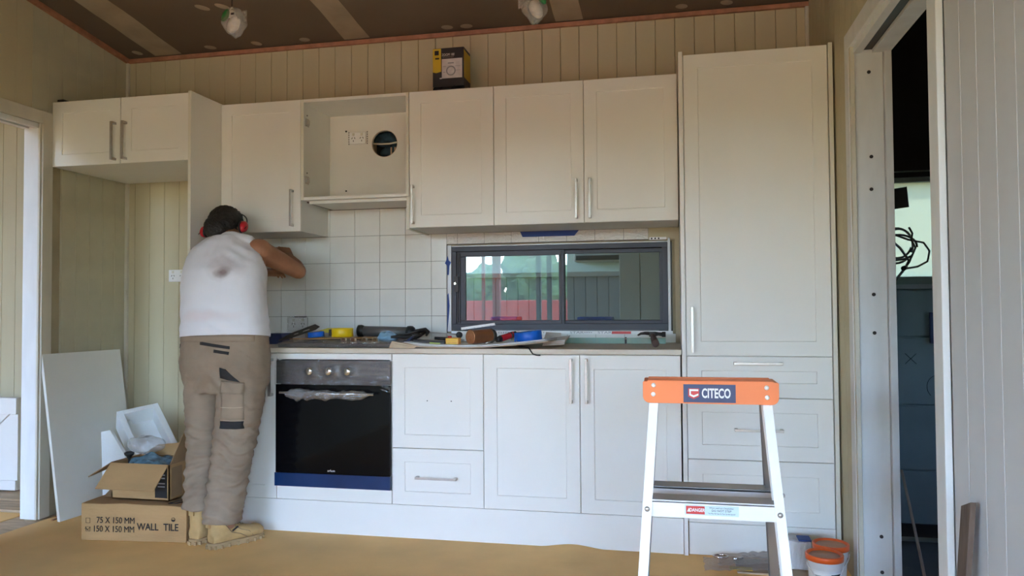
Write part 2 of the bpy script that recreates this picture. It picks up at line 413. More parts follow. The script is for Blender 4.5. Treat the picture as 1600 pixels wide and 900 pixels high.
# ------------------------------------------------------------------ the room
XL, XR, YF = -1.341, 2.605, -5.05
CZ = lambda y: 2.627-0.132*y
def wall_cells(g, axis, c0, c1, us, zs, holes):
    for i in range(len(us)-1):
        for j in range(len(zs)-1):
            um, zm = (us[i]+us[i+1])/2, (zs[j]+zs[j+1])/2
            if any(a < um < b and c < zm < d for a, b, c, d in holes): continue
            if axis == 'y': g.box(us[i], c0, zs[j], us[i+1], c1, zs[j+1])
            else: g.box(c0, us[i], zs[j], c1, us[i+1], zs[j+1])
    return g

# back wall with the window hole and the round vent recess
WX0, WX1, WZ0, WZ1 = 0.70, 1.915, 0.955, 1.432
wall_back = struct(obj('wall_back', wall_cells(G(), 'y', 0.012, 0.11, [-2.6, -1.45, 0.24, 0.43, 0.70, 1.915, 2.74, 3.4],
    [-0.02, 0.955, 1.432, 1.92, 2.11, 2.64], [(0.70, 1.915, 0.955, 1.432), (0.24, 0.43, 1.92, 2.11), (2.74, 3.4, 0, 2.64)]), M['vjback']))
def board_mesh(name, w, h, t=0.012, ch=0.0022):
    """one lining board: front face at y=0, chamfered long edges"""
    g = G(); pts = [(ch, 0), (w-ch, 0), (w-0.0006, ch*1.6), (w-0.0006, t), (0.0006, t), (0.0006, ch*1.6)]
    g.prism([(x, y, 0) for x, y in pts], (0, 0, h))
    bmesh.ops.recalc_face_normals(g.b, faces=g.b.faces[:])
    me = bpy.data.meshes.new(name); g.b.to_mesh(me); g.b.free(); return me
def board(parent, me, m, loc, rz=0.0):
    o = bpy.data.objects.new('board', me); COL.objects.link(o)
    if not me.materials: me.materials.append(m)
    o.parent = parent; o.location = loc; o.rotation_euler = (0, 0, rz); return o
P = 0.1008
full = board_mesh('board_full', P, 2.612); short = board_mesh('board_top', P, 0.462); low = board_mesh('board_end', 0.0685, 2.612)
end = board_mesh('board_corner', 0.057, 0.462)
for k in range(-17, 22):
    x = 0.431+P*k
    if x+P < -0.42: board(wall_back, full, M['vj'], (x, 0, 0))
    else:
        board(wall_back, short if x+P < XR else end, M['vj'], (x, 0, 2.15))
board(wall_back, low, M['vj'], (-1.3525, 0, 0))
# bare lining between window trim and pantry, and behind the cabinets
obj('lining_panel', G().box(1.795, 0.0, 0.89, 1.96, 0.0118, 1.50).box(1.93, 0.0, 0.955, 1.96, 0.0118, 1.43) if False else
    G().box(1.795, 0.0, 1.437, 1.965, 0.0118, 1.50).box(1.93, 0.0, 0.9, 1.965, 0.0118, 1.437), M['vj'], wall_back)
obj('corner_bead', G().box(XL, -0.018, 0, XL+0.018, 0, 2.61, 0.003).box(XR-0.018, -0.018, 0, XR, 0, 2.61, 0.003), M['paintc'], wall_back)
obj('cavity_lining', G().box(0.24, 0.105, 1.92, 0.43, 0.12, 2.11), M['darkvoid'], wall_back)
obj('insulation', G().ell((0.33, 0.075, 2.06), (0.1, 0.03, 0.045)).ell((0.36, 0.08, 1.985), (0.09, 0.03, 0.04)), mat('teal_insulation', (0.03, 0.07, 0.10, 1), 0.9, var=0.3, vscale=30, bump=0.6), wall_back)
obj('cavity_cable', G().tube([(0.245, 0.02, 2.03), (0.30, 0.03, 2.027), (0.35, 0.02, 2.024), (0.43, 0.02, 2.035)], 0.005), M['edge'], wall_back)
for xx in (0.345, 0.368, 0.392):
    obj('cavity_batten', G().box(xx, 0.05, 1.93, xx+0.009, 0.06, 2.01), M['kraft'], wall_back)

# tiles: 150 mm squares on a 151.5 mm pitch, individually set
T = 0.1515; TX, TZ = -0.3031, 1.0443
def tile_piece(x0, z0, x1, z1, m):
    g = G(); j = 0.0016
    g.box(x0+j/2, -0.008, z0+j/2, x1-j/2, 0.0, z1-j/2, 0.0012)
    o = obj('tile', g, m, wall_back)
    c = Vector(((x0+x1)/2, -0.004, (z0+z1)/2)); rx, rz_ = random.uniform(-1, 1)*0.0025, random.uniform(-1, 1)*0.0025
    o.data.transform(Matrix.Translation(c) @ Euler((rx, 0, rz_)).to_matrix().to_4x4() @ Matrix.Translation(-c))
    return o
filmtile = mat('glazed_tile_under_film', (0.78, 0.76, 0.72, 1), 0.14, var=0.02, bump=0.0, coat=1.0)
# crinkle over the lower edge of the row above the window
def add_crinkle(m):
    n = m.node_tree.nodes; l = m.node_tree.links; b = n['Principled BSDF']
    tc = n.new('ShaderNodeTexCoord'); nz = n.new('ShaderNodeTexNoise'); nz.inputs['Scale'].default_value = 26; nz.inputs['Distortion'].default_value = 2.5
    mp = n.new('ShaderNodeMapping'); mp.inputs['Scale'].default_value = (0.8, 1, 1.6); l.new(tc.outputs['Object'], mp.inputs[0]); l.new(mp.outputs[0], nz.inputs['Vector'])
    bp = n.new('ShaderNodeBump'); bp.inputs['Strength'].default_value = 0.5; bp.inputs['Distance'].default_value = 0.03
    l.new(nz.outputs['Fac'], bp.inputs['Height']); l.new(bp.outputs[0], b.inputs['Normal'])
    l.new(bp.outputs[0], b.inputs['Coat Normal'])
add_crinkle(filmtile)
ztops = [0.897, TZ, TZ+T, TZ+2*T, TZ+3*T, TZ+4*T]
for i in range(-2, 15):
    x0, x1 = TX+T*i, TX+T*(i+1)
    x0 = max(x0, -0.482)
    for j in range(5):
        z0, z1 = ztops[j], ztops[j+1]
        if j == 4 and not (x1 > -0.01 and x0 < 0.60): continue      # only the bay under the open cabinet is tiled higher
        if j == 4: z1 = min(z1, 1.672)
        if j == 0:
            if x0 < WX0-0.006 < x1: tile_piece(x0, z0, WX0-0.006, z1, M['tile']); tile_piece(WX0-0.006, z0, x1, 0.947, M['tile'])
            elif x0 < WX0: tile_piece(x0, z0, x1, z1, M['tile'])
            elif x0 < 1.93: tile_piece(x0, z0, min(x1, 1.93), 0.947, M['tile'])
            continue
        if x0 >= 1.79: continue
        if x1 <= WX0-0.005: tile_piece(x0, z0, x1, z1, M['tile'])
        elif x0 < WX0-0.006:
            tile_piece(x0, z0, WX0-0.006, z1, M['tile'])
            if j == 3: tile_piece(WX0-0.006, WZ1+0.008, x1, z1, filmtile)
        elif j == 3: tile_piece(x0, WZ1+0.008, min(x1, 1.795), z1, filmtile)
obj('tile_adhesive', G().box(-0.483, -0.0032, 0.896, WX0-0.004, 0.004, 1.50).box(-0.005, -0.0032, 1.5, 0.60, 0.004, 1.672)
    .box(WX0-0.004, -0.0032, 0.896, 1.93, 0.004, 0.948).box(WX0-0.004, -0.0032, WZ1+0.006, 1.795, 0.004, 1.50), M['grout'], wall_back)

# left wall with a doorway
wall_left = struct(obj('wall_left', wall_cells(G(), 'x', XL-0.085, XL-0.012, [YF, -1.62, -0.641, 0.012], [-0.02, 2.08, 2.62], [(-1.62, -0.641, -1, 2.08)])
    .prism([(XL-0.085, 0.012, 2.62), (XL-0.085, YF, 2.62), (XL-0.085, YF, CZ(YF))], (0.073, 0, 0)), M['vjback']))
def side_board(parent, y, z0, m, right):
    h = CZ(y+P)-z0-0.004
    me = board_mesh('board_side', P, h)
    if right: return board(parent, me, m, (XR, y+P, z0), -PI/2)
    return board(parent, me, m, (XL, y, z0), PI/2)
k = 0
while -P*(k+1) > YF:
    y = -P*(k+1)
    z0 = 0.0 if (y > -0.59 or y < -1.72) else 2.10
    side_board(wall_left, y, z0, M['vjdirty'] if y > -0.75 else M['vj'], False); k += 1

# right wall with the cavity-slider doorway, plus an unseen opening added for daylight
wall_right = struct(obj('wall_right', wall_cells(G(), 'x', XR+0.012, XR+0.115, [YF, -4.95, -4.15, -1.86, -0.929, 0.012], [-0.02, 2.08, 2.15, 2.62], [(-1.86, -0.929, -1, 2.08), (-4.95, -4.15, -1, 2.15)])
    .prism([(XR+0.012, 0.012, 2.62), (XR+0.012, YF, 2.62), (XR+0.012, YF, CZ(YF))], (0.103, 0, 0)), mat('groove_light', (0.88, 0.87, 0.86, 1), 0.6)))
k = 0
while -P*(k+1)-0.006 > YF:
    y = -P*(k+1)-0.006
    z0 = 0.0 if (y > -0.86 or y+P < -1.90) else 2.12
    if y < -4.15 and y+P > -4.95: z0 = 2.16
    side_board(wall_right, y, z0, M['vjw'] if y < -1.8 else M['vj'], True); k += 1
wall_front = struct(obj('wall_front', wall_cells(G(), 'y', YF-0.1, YF, [XL-0.085, -0.66, 0.66, 1.88, 2.60, XR+0.115], [-0.02, 2.15, 3.28], [(-0.66, 0.66, -1, 2.15), (1.88, 2.60, -1, 2.15)]), M['vj']))  # the right-hand opening is unseen, added to let in more sky light

struct(obj('wall_added_shade', G().box(-0.80, YF, 0.0, -0.72, -2.10, 2.895), M['vj']))  # wall out of view, added to keep light off the left side
ceiling = struct(obj('ceiling', G().prism([(-2.6, 0.11, CZ(0.11)), (-2.6, YF-0.1, CZ(YF-0.1)), (-2.6, YF-0.1, CZ(YF-0.1)+0.05), (-2.6, 0.11, CZ(0.11)+0.05)], (6.0, 0, 0)), M['ceil']))
def ceil_strip(x0, x1):
    g = G(); g.sheet(lambda u, v: Vector((lerp(x0, x1, u)+ (0.012*nz3((u*3, v*22, x0*5))), lerp(-0.02, YF, v), CZ(lerp(-0.02, YF, v))-0.0015-0.0015*math.sin(PI*u))), 4, 60)
    return obj('joint_compound_strip', g, M['plaster'], ceiling)
for a, b_ in ((-1.135, -0.955), (0.095, 0.25), (1.318, 1.467)): ceil_strip(a, b_)
for (x, y) in ((-0.509, -0.474), (-0.396, -0.468), (-0.736, -0.06), (-0.437, -0.06), (-0.135, -0.055), (0.718, -0.055), (0.826, -0.05), (1.979, -0.06), (2.203, -0.06), (-1.22, -0.07)):
    g = G(); g.ell((0, 0, 0), (0.032+random.random()*0.01, 0.024, 0.0016), seg=14)
    g.b.transform(Matrix.Translation((x, y, CZ(y))) @ Matrix.Rotation(-0.1312, 4, 'X') @ Matrix.Rotation(random.random(), 4, 'Z'))
    obj('screw_filler_spot', g, M['plaster'], ceiling)

# pink primed battens round the ceiling
trim_1 = struct(obj('trim_1', G().box(XL, -0.020, 2.598, XR, 0.0, 2.622, 0.003), M['pine']))
def slope_trim(x0, x1):
    return G().prism([(x0, -0.005, CZ(0)-0.03), (x0, YF, CZ(YF)-0.03), (x0, YF, CZ(YF)-0.003), (x0, -0.005, CZ(0)-0.003)], (x1-x0, 0, 0))
trim_2 = struct(obj('trim_2', slope_trim(XL, XL+0.02), M['pine']))

floor = struct(obj('floor', G().box(-1.295, YF-0.1, -0.03, 2.75, 0.11, 0.0), M['floor']))
obj('seam_blister', G().sheet(lambda u, v: Vector((lerp(1.30, 1.62, u), lerp(-0.80, -0.60, v), 0.001+0.016*math.sin(PI*u)**2*v)), 16, 6), M['floor'], floor)
for i, (x0, x1, m_) in enumerate(((-1.395, -1.305, 'floor2'), (-1.52, -1.405, 'floor2'))):
    obj('plank', G().box(x0, YF, -0.045, x1, 0.0, -0.008-0.004*i, 0.003), M[m_], floor)
obj('plank', G().box(-2.7, -0.52, -0.045, -1.53, YF, -0.012, 0.003), M['floor'], floor)
for i in range(5):
    obj('plank', G().box(-2.7, -0.50+i*0.1, -0.045, -1.53, -0.41+i*0.1, -0.004-0.002*(i % 2), 0.003), M['floor2'], floor)
obj('subfloor', G().box(-2.7, YF, -0.09, -1.295, 0.11, -0.046), M['darkvoid'], floor)

# doorway in the left wall: worn jamb, stop and architraves
d1 = bpy.data.objects.new('door_1', None); COL.objects.link(d1); d1.location = (XL, -0.66, 0); WM[d1] = Matrix.Translation(d1.location); struct(d1)
obj('jamb', G().box(XL-0.094, -0.66, 0, XL-0.004, -0.642, 2.075, 0.002), M['paint'], d1)
obj('jamb_edge', G().box(XL-0.001, -0.664, 0, XL+0.010, -0.653, 2.075, 0.002), M['paintc'], d1)
obj('architrave', G().box(XL, -0.652, 0, XL+0.018, -0.585, 2.142, 0.003), M['paintc'], d1)
obj('head_architrave', G().box(XL, -1.72, 2.075, XL+0.018, -0.6525, 2.142, 0.003), M['paintc'], d1)
obj('head_jamb', G().box(XL-0.03, -1.62, 2.05, XL-0.002, -0.661, 2.075, 0.002).box(XL-0.10, -1.62, 2.05, XL-0.062, -0.661, 2.075, 0.002), M['paint'], d1)
obj('sliding_track', G().box(XL-0.061, -1.62, 2.062, XL-0.031, -0.661, 2.075), M['black'], d1)
# doorway in the right wall: jamb with screw heads, cavity slider head and track
d2 = bpy.data.objects.new('door_2', None); COL.objects.link(d2); d2.location = (XR, -0.95, 0); WM[d2] = Matrix.Translation(d2.location); struct(d2)
obj('jamb', G().box(XR+0.0005, -0.948, 0, XR+0.102, -0.93, 2.072, 0.002), M['paint'], d2)
obj('jamb_edge', G().box(XR-0.016, -0.958, 0, XR+0.0, -0.935, 2.072, 0.002), M['paintc'], d2)
obj('door_stop', G().box(XR+0.1045, -0.962, 0, XR+0.130, -0.93, 2.072, 0.002), M['paint'], d2)
obj('architrave', G().box(XR-0.018, -0.934, 0, XR, -0.868, 2.14, 0.003), M['paint'], d2)
obj('architrave', G().box(XR-0.018, -1.915, 0, XR, -1.845, 2.14, 0.003), M['paint'], d2)
obj('head_architrave', G().box(XR-0.018, -1.845, 2.072, XR, -0.934, 2.14, 0.003), M['paint'], d2)
obj('head_jamb', G().box(XR-0.004, -1.86, 2.045, XR+0.026, -0.949, 2.072, 0.002), M['paint'], d2)
obj('head_jamb', G().box(XR+0.065, -1.86, 2.045, XR+0.130, -0.949, 2.072, 0.002), M['paint'], d2)
obj('sliding_track', G().box(XR+0.027, -1.86, 2.058, XR+0.064, -0.949, 2.0715), M['black'], d2)
for (x, z) in ((2.657, 1.972), (2.66, 1.648), (2.658, 1.524), (2.659, 1.125), (2.659, 0.98), (2.669, 0.219), (2.669, 0.087)):
    obj('screw', G().cyl((x, -0.9475, z), (x, -0.950, z), 0.0068, seg=12), M['ink'], d2)

# next room behind the right doorway
RX0, RX1 = XR+0.115, 5.2
farwall = struct(obj('wall_far_room', wall_cells(G(), 'y', 0.0, 0.08, [RX0, 2.95, 3.30, RX1], [-0.1, 1.225, 1.69, 2.6], [(2.95, 3.30, 1.225, 1.69)]), M['dkroom']))
for (z0, z1) in ((-0.02, 0.285), (0.29, 0.60), (0.605, 0.93), (0.935, 1.16)):
    obj('panel', G().box(RX0+0.01, -0.012, z0, RX1, 0.0, z1-0.004, 0.002), M['dkroom'], farwall)
obj('rail', G().box(RX0+0.01, -0.05, 1.165, RX1, 0.0, 1.185, 0.002), M['grey'], farwall)
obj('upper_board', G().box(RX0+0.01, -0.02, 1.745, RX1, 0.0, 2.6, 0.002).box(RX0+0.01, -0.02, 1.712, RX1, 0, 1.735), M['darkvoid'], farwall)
obj('translucent_sheet', G().box(2.93, 0.03, 1.20, 3.32, 0.034, 1.71), M['frost'], farwall)
obj('dark_patch', G().prism([(2.94, 0.026, 1.555), (3.063, 0.026, 1.57), (3.055, 0.026, 1.672), (2.94, 0.026, 1.655)], (0, 0.003, 0)), M['darkpost'], farwall)
obj('switch_panel', G().box(3.13, -0.03, 0.90, 3.30, -0.013, 1.05, 0.003), mat('dull_blue_panel', (0.06, 0.08, 0.15, 1), 0.4), farwall)
obj('pencil_mark', G().tube([(3.02, -0.0125, 0.85), (3.07, -0.0125, 0.80)], 0.0012, 5).tube([(3.07, -0.0125, 0.85), (3.02, -0.0125, 0.80)], 0.0012, 5)
    .tube([(3.16+0.045*math.cos(a), -0.0125, 0.69+0.055*math.sin(a)) for a in [PI*0.4+i*0.25 for i in range(12)]], 0.0012, 5), M['darkvoid'], farwall)
obj('dark_band', G().box(RX0+0.01, -0.03, -0.03, RX1, -0.012, 0.03), M['darkvoid'], farwall)
struct(obj('wall_far_side', G().box(RX1, -2.75, -0.1, RX1+0.05, -1.9, 2.6).box(RX1, -1.5, -0.1, RX1+0.05, 0.1, 2.6).box(RX1, -1.9, -0.1, RX1+0.05, -1.5, 1.0).box(RX1, -1.9, 1.5, RX1+0.05, -1.5, 2.6).box(RX0, -2.80, -0.1, RX1+0.05, -2.75, 2.6), M['darkvoid']))  # gap in this unseen wall is added so daylight brightens the room
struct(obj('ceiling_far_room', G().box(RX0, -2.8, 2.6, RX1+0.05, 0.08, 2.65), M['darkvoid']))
struct(obj('floor_far_room', G().box(2.752, -2.75, -0.1, RX1, 0.0, -0.06), mat('dark_concrete', (0.12, 0.12, 0.11, 1), 0.8)))

# adjoining room behind the left doorway
adj = struct(obj('wall_adjoining_room', G().box(-2.7, 0.0125, -0.05, -1.455, 0.03, 2.6), M['vjback']))
mm = board_mesh('board_adj', P, 2.6)
for k in range(12): board(adj, mm, M['vj'], (-2.7+0.052+P*k, 0.0, -0.02))
struct(obj('ceiling_adjoining', G().box(-2.75, -4.1, 2.62, XL-0.085, 0.03, 2.66), M['ceil']))
struct(obj('wall_adjoining_side', G().box(-2.75, YF, -0.05, -2.7, 0.03, 2.6), M['vj']))
t = thing('barn_door', 'white framed barn style door panel with diagonal brace seen through the left doorway', 'door', (-2.2, -0.13, 0))
obj('panel', G().box(-2.58, -0.135, 0.004, -1.977, -0.10, 0.56), M['cab'], t)
obj('rail', G().box(-2.58, -0.150, 0.462, -1.977, -0.135, 0.56, 0.003), M['cab'], t)
obj('rail', G().box(-2.58, -0.150, 0.004, -1.977, -0.135, 0.063, 0.003), M['cab'], t)
obj('diagonal_brace', G().prism([(-2.56, -0.148, 0.063), (-2.50, -0.148, 0.063), (-2.03, -0.148, 0.462), (-2.10, -0.148, 0.462)], (0, 0.012, 0)), M['cab'], t)

# ------------------------------------------------------------------ window_1
win = bpy.data.objects.new('window_1', None); COL.objects.link(win); win.location = (1.31, 0.03, WZ0); WM[win] = Matrix.Translation(win.location); struct(win)
def frame4(g, x0, z0, x1, z1, w, y0, y1, wb=None, wl=None, wr=None, bev=0.002):
    wb = w if wb is None else wb; wl = w if wl is None else wl; wr = w if wr is None else wr
    g.box(x0, y0, z0, x1, y1, z0+wb, bev); g.box(x0, y0, z1-w, x1, y1, z1, bev)
    g.box(x0, y0, z0+wb, x0+wl, y1, z1-w, bev); g.box(x1-wr, y0, z0+wb, x1, y1, z1-w, bev); return g
obj('outer_frame', frame4(G(), 0.722, 0.965, 1.892, 1.424, 0.026, -0.003, 0.07, wb=0.034, wr=0.028), M['alu'], win)
obj('sliding_sash', frame4(G(), 0.745, 0.998, 1.345, 1.398, 0.028, 0.012, 0.034, wb=0.02, wl=0.052, wr=0.028), M['alu'], win)
obj('fixed_sash', frame4(G(), 1.318, 0.998, 1.866, 1.398, 0.022, 0.038, 0.058, wb=0.018, wl=0.03, wr=0.018), M['alu'], win)
obj('sash_channel', G().box(0.752, 0.004, 1.005, 0.757, 0.012, 1.39).box(0.765, 0.004, 1.005, 0.768, 0.012, 1.39).box(1.325, 0.006, 1.0, 1.33, 0.012, 1.395), M['black'], win)
obj('latch', G().box(0.737, -0.010, 1.175, 0.762, 0.006, 1.262, 0.003), M['black'], win)
obj('latch_lock', G().cyl((0.744, -0.016, 1.222), (0.744, -0.009, 1.222), 0.007), M['chrome'], win)
obj('pane', G().box(0.79, 0.021, 1.012, 1.322, 0.025, 1.376), M['glass'], win)
obj('pane', G().box(1.342, 0.046, 1.010, 1.852, 0.050, 1.382), M['glass'], win)
# aluminium tile trim
obj('tile_trim', G().box(0.699, -0.010, 0.957, 0.7215, 0.0, 1.432, 0.001).box(0.722, -0.0085, 1.4242, 1.905, 0.002, 1.4305, 0.001), M['alusil'], win)
obj('tile_trim', G().box(1.893, -0.011, 0.957, 1.906, 0.0, 1.446, 0.001), M['alusil'], win)
obj('reveal_lining', G().box(1.908, -0.004, 0.957, 1.913, 0.011, 1.43), M['darkvoid'], win)
obj('tile_trim', G().box(0.722, -0.012, 0.943, 1.915, -0.0085, 0.9605), M['white'], win, label='white perforated trim strip below the frame')
obj('trim_corner', G().box(1.80, -0.012, 1.436, 1.888, -0.004, 1.450, 0.001), M['white'], win)
for i in range(3): obj('trim_hole', G().cyl((1.812+i*0.018, -0.0125, 1.443), (1.812+i*0.018, -0.0118, 1.443), 0.0045, seg=12), M['ink'], win)
text('trim_lettering', 'STAR\u2022\u2022\u2022\u2022   STAR\u2022\u2022', M['greytext'], win, 0.017, face_front((1.50, -0.0122, 0.952)), sx=1.9, ext=0.0002)
obj('trim_sticker', G().box(1.60, -0.0126, 0.945, 1.70, -0.0121, 0.9585), M['red'], win)
for i in range(22): obj('trim_hole', G().cyl((0.99+i*0.013, -0.0123, 0.952), (0.99+i*0.013, -0.0119, 0.952), 0.0032, seg=8), M['greytext'], win)
tag(origin(obj('masking_tape', G().prism([(1.111, -0.011, 1.4975), (1.43, -0.011, 1.4975), (1.406, -0.011, 1.469), (1.124, -0.011, 1.469)], (0, 0.0015, 0)), M['bluedk']), (1.26, -0.01, 1.48)),
    'strip of dark blue masking tape hanging under the wall cabinet above the window', 'tape')
def torn(pts, name, lab):
    o = origin(obj(name, G().prism([(x, -0.0125, z) for x, z in pts], (0, 0.0015, 0)), M['bluedk']), (pts[0][0], -0.012, pts[0][1]))
    return tag(o, lab, 'tape')
torn([(0.692, 1.345), (0.702, 1.375), (0.708, 1.35), (0.722, 1.34), (0.712, 1.32), (0.708, 1.27), (0.700, 1.27), (0.700, 1.32), (0.686, 1.335)], 'masking_tape', 'crumpled scrap of blue masking tape at the upper left side of the window')
torn([(0.700, 1.16), (0.706, 1.17), (0.712, 1.10), (0.706, 1.03), (0.699, 0.96), (0.699, 1.05)], 'masking_tape', 'long torn sliver of blue masking tape low on the left window edge')

# ------------------------------------------------------------------ enclosed porch behind the window
porch = struct(obj('wall_porch', G().box(-1.5, 2.6, -0.1, 2.55, 2.65, 1.385).box(2.55, 0.115, -0.1, 2.60, 4.6, 2.4), M['vjback']))
pm = board_mesh('board_porch', P, 1.36)
for k in range(39): board(porch, pm, M['pgrey'], (-1.45+P*k, 2.588, 0))
obj('cap_rail', G().box(-1.5, 2.56, 1.36, 2.549, 2.60, 1.40, 0.003), M['pcab'], porch)
struct(obj('ceiling_porch', G().box(-1.5, 0.115, 2.4, 2.6, 4.6, 2.45), M['ceil']))
struct(obj('floor_porch', G().box(-1.5, 0.115, -0.1, 2.6, 4.6, -0.05), M['deck']))
struct(obj('wall_porch_back', G().box(-1.5, 4.55, -0.1, 2.6, 4.6, 2.4), M['dkroom']))
t = thing('cupboard', 'tall pale cupboard with two doors standing in the porch seen through the right window pane', 'cupboard', (1.75, 2.4, 0))
obj('body', G().box(1.49, 2.25, -0.05, 2.05, 2.55, 2.1, 0.003), M['pcab'], t)
obj('door', G().box(1.49, 2.23, -0.02, 1.655, 2.249, 2.08, 0.003), M['pcab'], t); obj('door', G().box(1.66, 2.23, -0.02, 2.04, 2.249, 2.08, 0.003), M['pcab'], t)
t = thing('wall_air_conditioner', 'white air conditioner unit hung above the far lining behind the right window pane', 'air conditioner', (1.2, 4.45, 1.6))
obj('case', G().box(0.85, 4.25, 1.60, 1.60, 4.54, 1.85, 0.02), M['pcab'], t); obj('louvre', G().box(0.88, 4.235, 1.61, 1.57, 4.249, 1.66, 0.003), M['darkvoid'], t)
t = thing('trestle_bench', 'low dark bench with blue tarpaulin outside behind the window', 'bench', (1.1, 1.5, 0))
obj('top', G().box(0.3, 1.3, 0.96, 1.9, 1.7, 0.995, 0.003), M['darkpost'], t)
for x in (0.35, 1.85): obj('leg', G().box(x-0.03, 1.32, -0.05, x+0.03, 1.68, 0.96), M['darkpost'], t)
tag(origin(obj('tarpaulin', G().box(0.62, 1.32, 0.996, 0.82, 1.5, 1.025, 0.01), M['bluedk']), (0.7, 1.4, 0.996)), 'folded blue tarpaulin on the bench behind the left window pane', 'tarpaulin')
tag(origin(obj('tarpaulin', G().box(1.25, 1.32, 0.996, 1.5, 1.5, 1.02, 0.01), M['bluedk']), (1.4, 1.4, 0.996)), 'folded blue tarpaulin on the bench behind the right window pane', 'tarpaulin')

# ------------------------------------------------------------------ cabinets
def shaker(name, x0, x1, z0, z1, yf, parent, m=0.062, gap=0.0014, mat_=None):
    """Routed panel front: flat frame, narrow v-step, recessed field. Faces -y, front plane at yf."""
    x0 += gap; x1 -= gap; z0 += gap; z1 -= gap
    b = bmesh.new(); th = 0.0165
    def ring(ins, y): return [b.verts.new(p) for p in ((x0+ins, y, z0+ins), (x1-ins, y, z0+ins), (x1-ins, y, z1-ins), (x0+ins, y, z1-ins))]
    rs = [ring(0, yf+th), ring(0, yf+0.0012), ring(0.0012, yf)]
    if m: rs += [ring(m, yf), ring(m+0.0016, yf+0.0040), ring(m+0.0034, yf+0.0045)]
    for A, B in zip(rs, rs[1:]):
        for i in range(4): b.faces.new((A[i], A[(i+1) % 4], B[(i+1) % 4], B[i]))
    b.faces.new(rs[0][::-1]); b.faces.new(rs[-1])
    g = G(); g.b.free(); g.b = b
    return obj(name, g, mat_ or M['cab'], parent)
def handle_v(x, z0, z1, yf, door, w=0.011):
    g = G(); g.box(x-w/2, yf-0.034, z0, x+w/2, yf-0.028, z1, 0.0012)
    g.box(x-w/2, yf-0.030, z0, x+w/2, yf, z0+0.013, 0.001); g.box(x-w/2, yf-0.030, z1-0.013, x+w/2, yf, z1, 0.001)
    return obj('handle', g, M['steel'], door)
def handle_h(x0, x1, z, yf, door, w=0.011):
    g = G(); g.box(x0, yf-0.034, z-w/2, x1, yf-0.028, z+w/2, 0.0012)
    g.box(x0, yf-0.030, z-w/2, x0+0.013, yf, z+w/2, 0.001); g.box(x1-0.013, yf-0.030, z-w/2, x1, yf, z+w/2, 0.001)
    return obj('handle', g, M['steel'], door)
def carcass(x0, x1, z0, z1, y0, y1, parent, t=0.016, back=True, m=None):
    g = G(); g.box(x0, y0, z0, x0+t, y1, z1).box(x1-t, y0, z0, x1, y1, z1).box(x0+t, y0, z0, x1-t, y1, z0+t).box(x0+t, y0, z1-t, x1-t, y1, z1)
    if back: g.box(x0+t, y1-0.006, z0+t, x1-t, y1-0.001, z1-t)
    return obj('body', g, m or M['carcass'], parent)

ZT, ZU = 2.2047, 1.4988
YU, YB = -0.3363, -0.600
# over-fridge cabinet
t = thing('fridge_cabinet', 'two-door white cabinet over the empty fridge recess at far left', 'cabinet', (-0.92, -0.3, 1.855))
carcass(-1.325, -0.503, 1.856, ZT-0.001, -0.572, -0.020, t)
for a, b_, hx in ((-1.3275, -0.9080, -0.938), (-0.9058, -0.5015, -0.873)):
    d = shaker('door', a, b_, 1.8544, ZT, -0.5895, t); handle_v(hx, 1.872, 2.073, -0.5895, d, 0.014)
tag(origin(obj('black_block', G().box(-1.325, -0.56, ZT, -1.285, -0.5, ZT+0.022, 0.003), M['black']), (-1.3, -0.53, ZT)), 'small black block on top of the fridge cabinet at its left corner', 'block')
t = thing('tall_divider', 'tall white end panel dividing the fridge recess from the kitchen run', 'panel', (-0.49, -0.3, 0))
obj('board', G().box(-0.500, -0.600, 0.0, -0.484, -0.002, ZT+0.004, 0.0006), M['cab'], t)
obj('edge_strip', G().box(-0.4998, -0.6010, 0.0, -0.4842, -0.6002, ZT+0.003), M['edge'], t)

# wall cabinets
t = thing('wall_cabinet', 'single-door white wall cabinet directly above the man', 'cabinet', (-0.24, -0.17, ZU), group='white wall cabinets')
carcass(-0.482, -0.0125, ZU+0.001, ZT-0.001, -0.318, -0.004, t)
d = shaker('door', -0.4825, -0.0116, ZU, ZT, YU, t); handle_v(-0.056, 1.526, 1.721, YU, d)
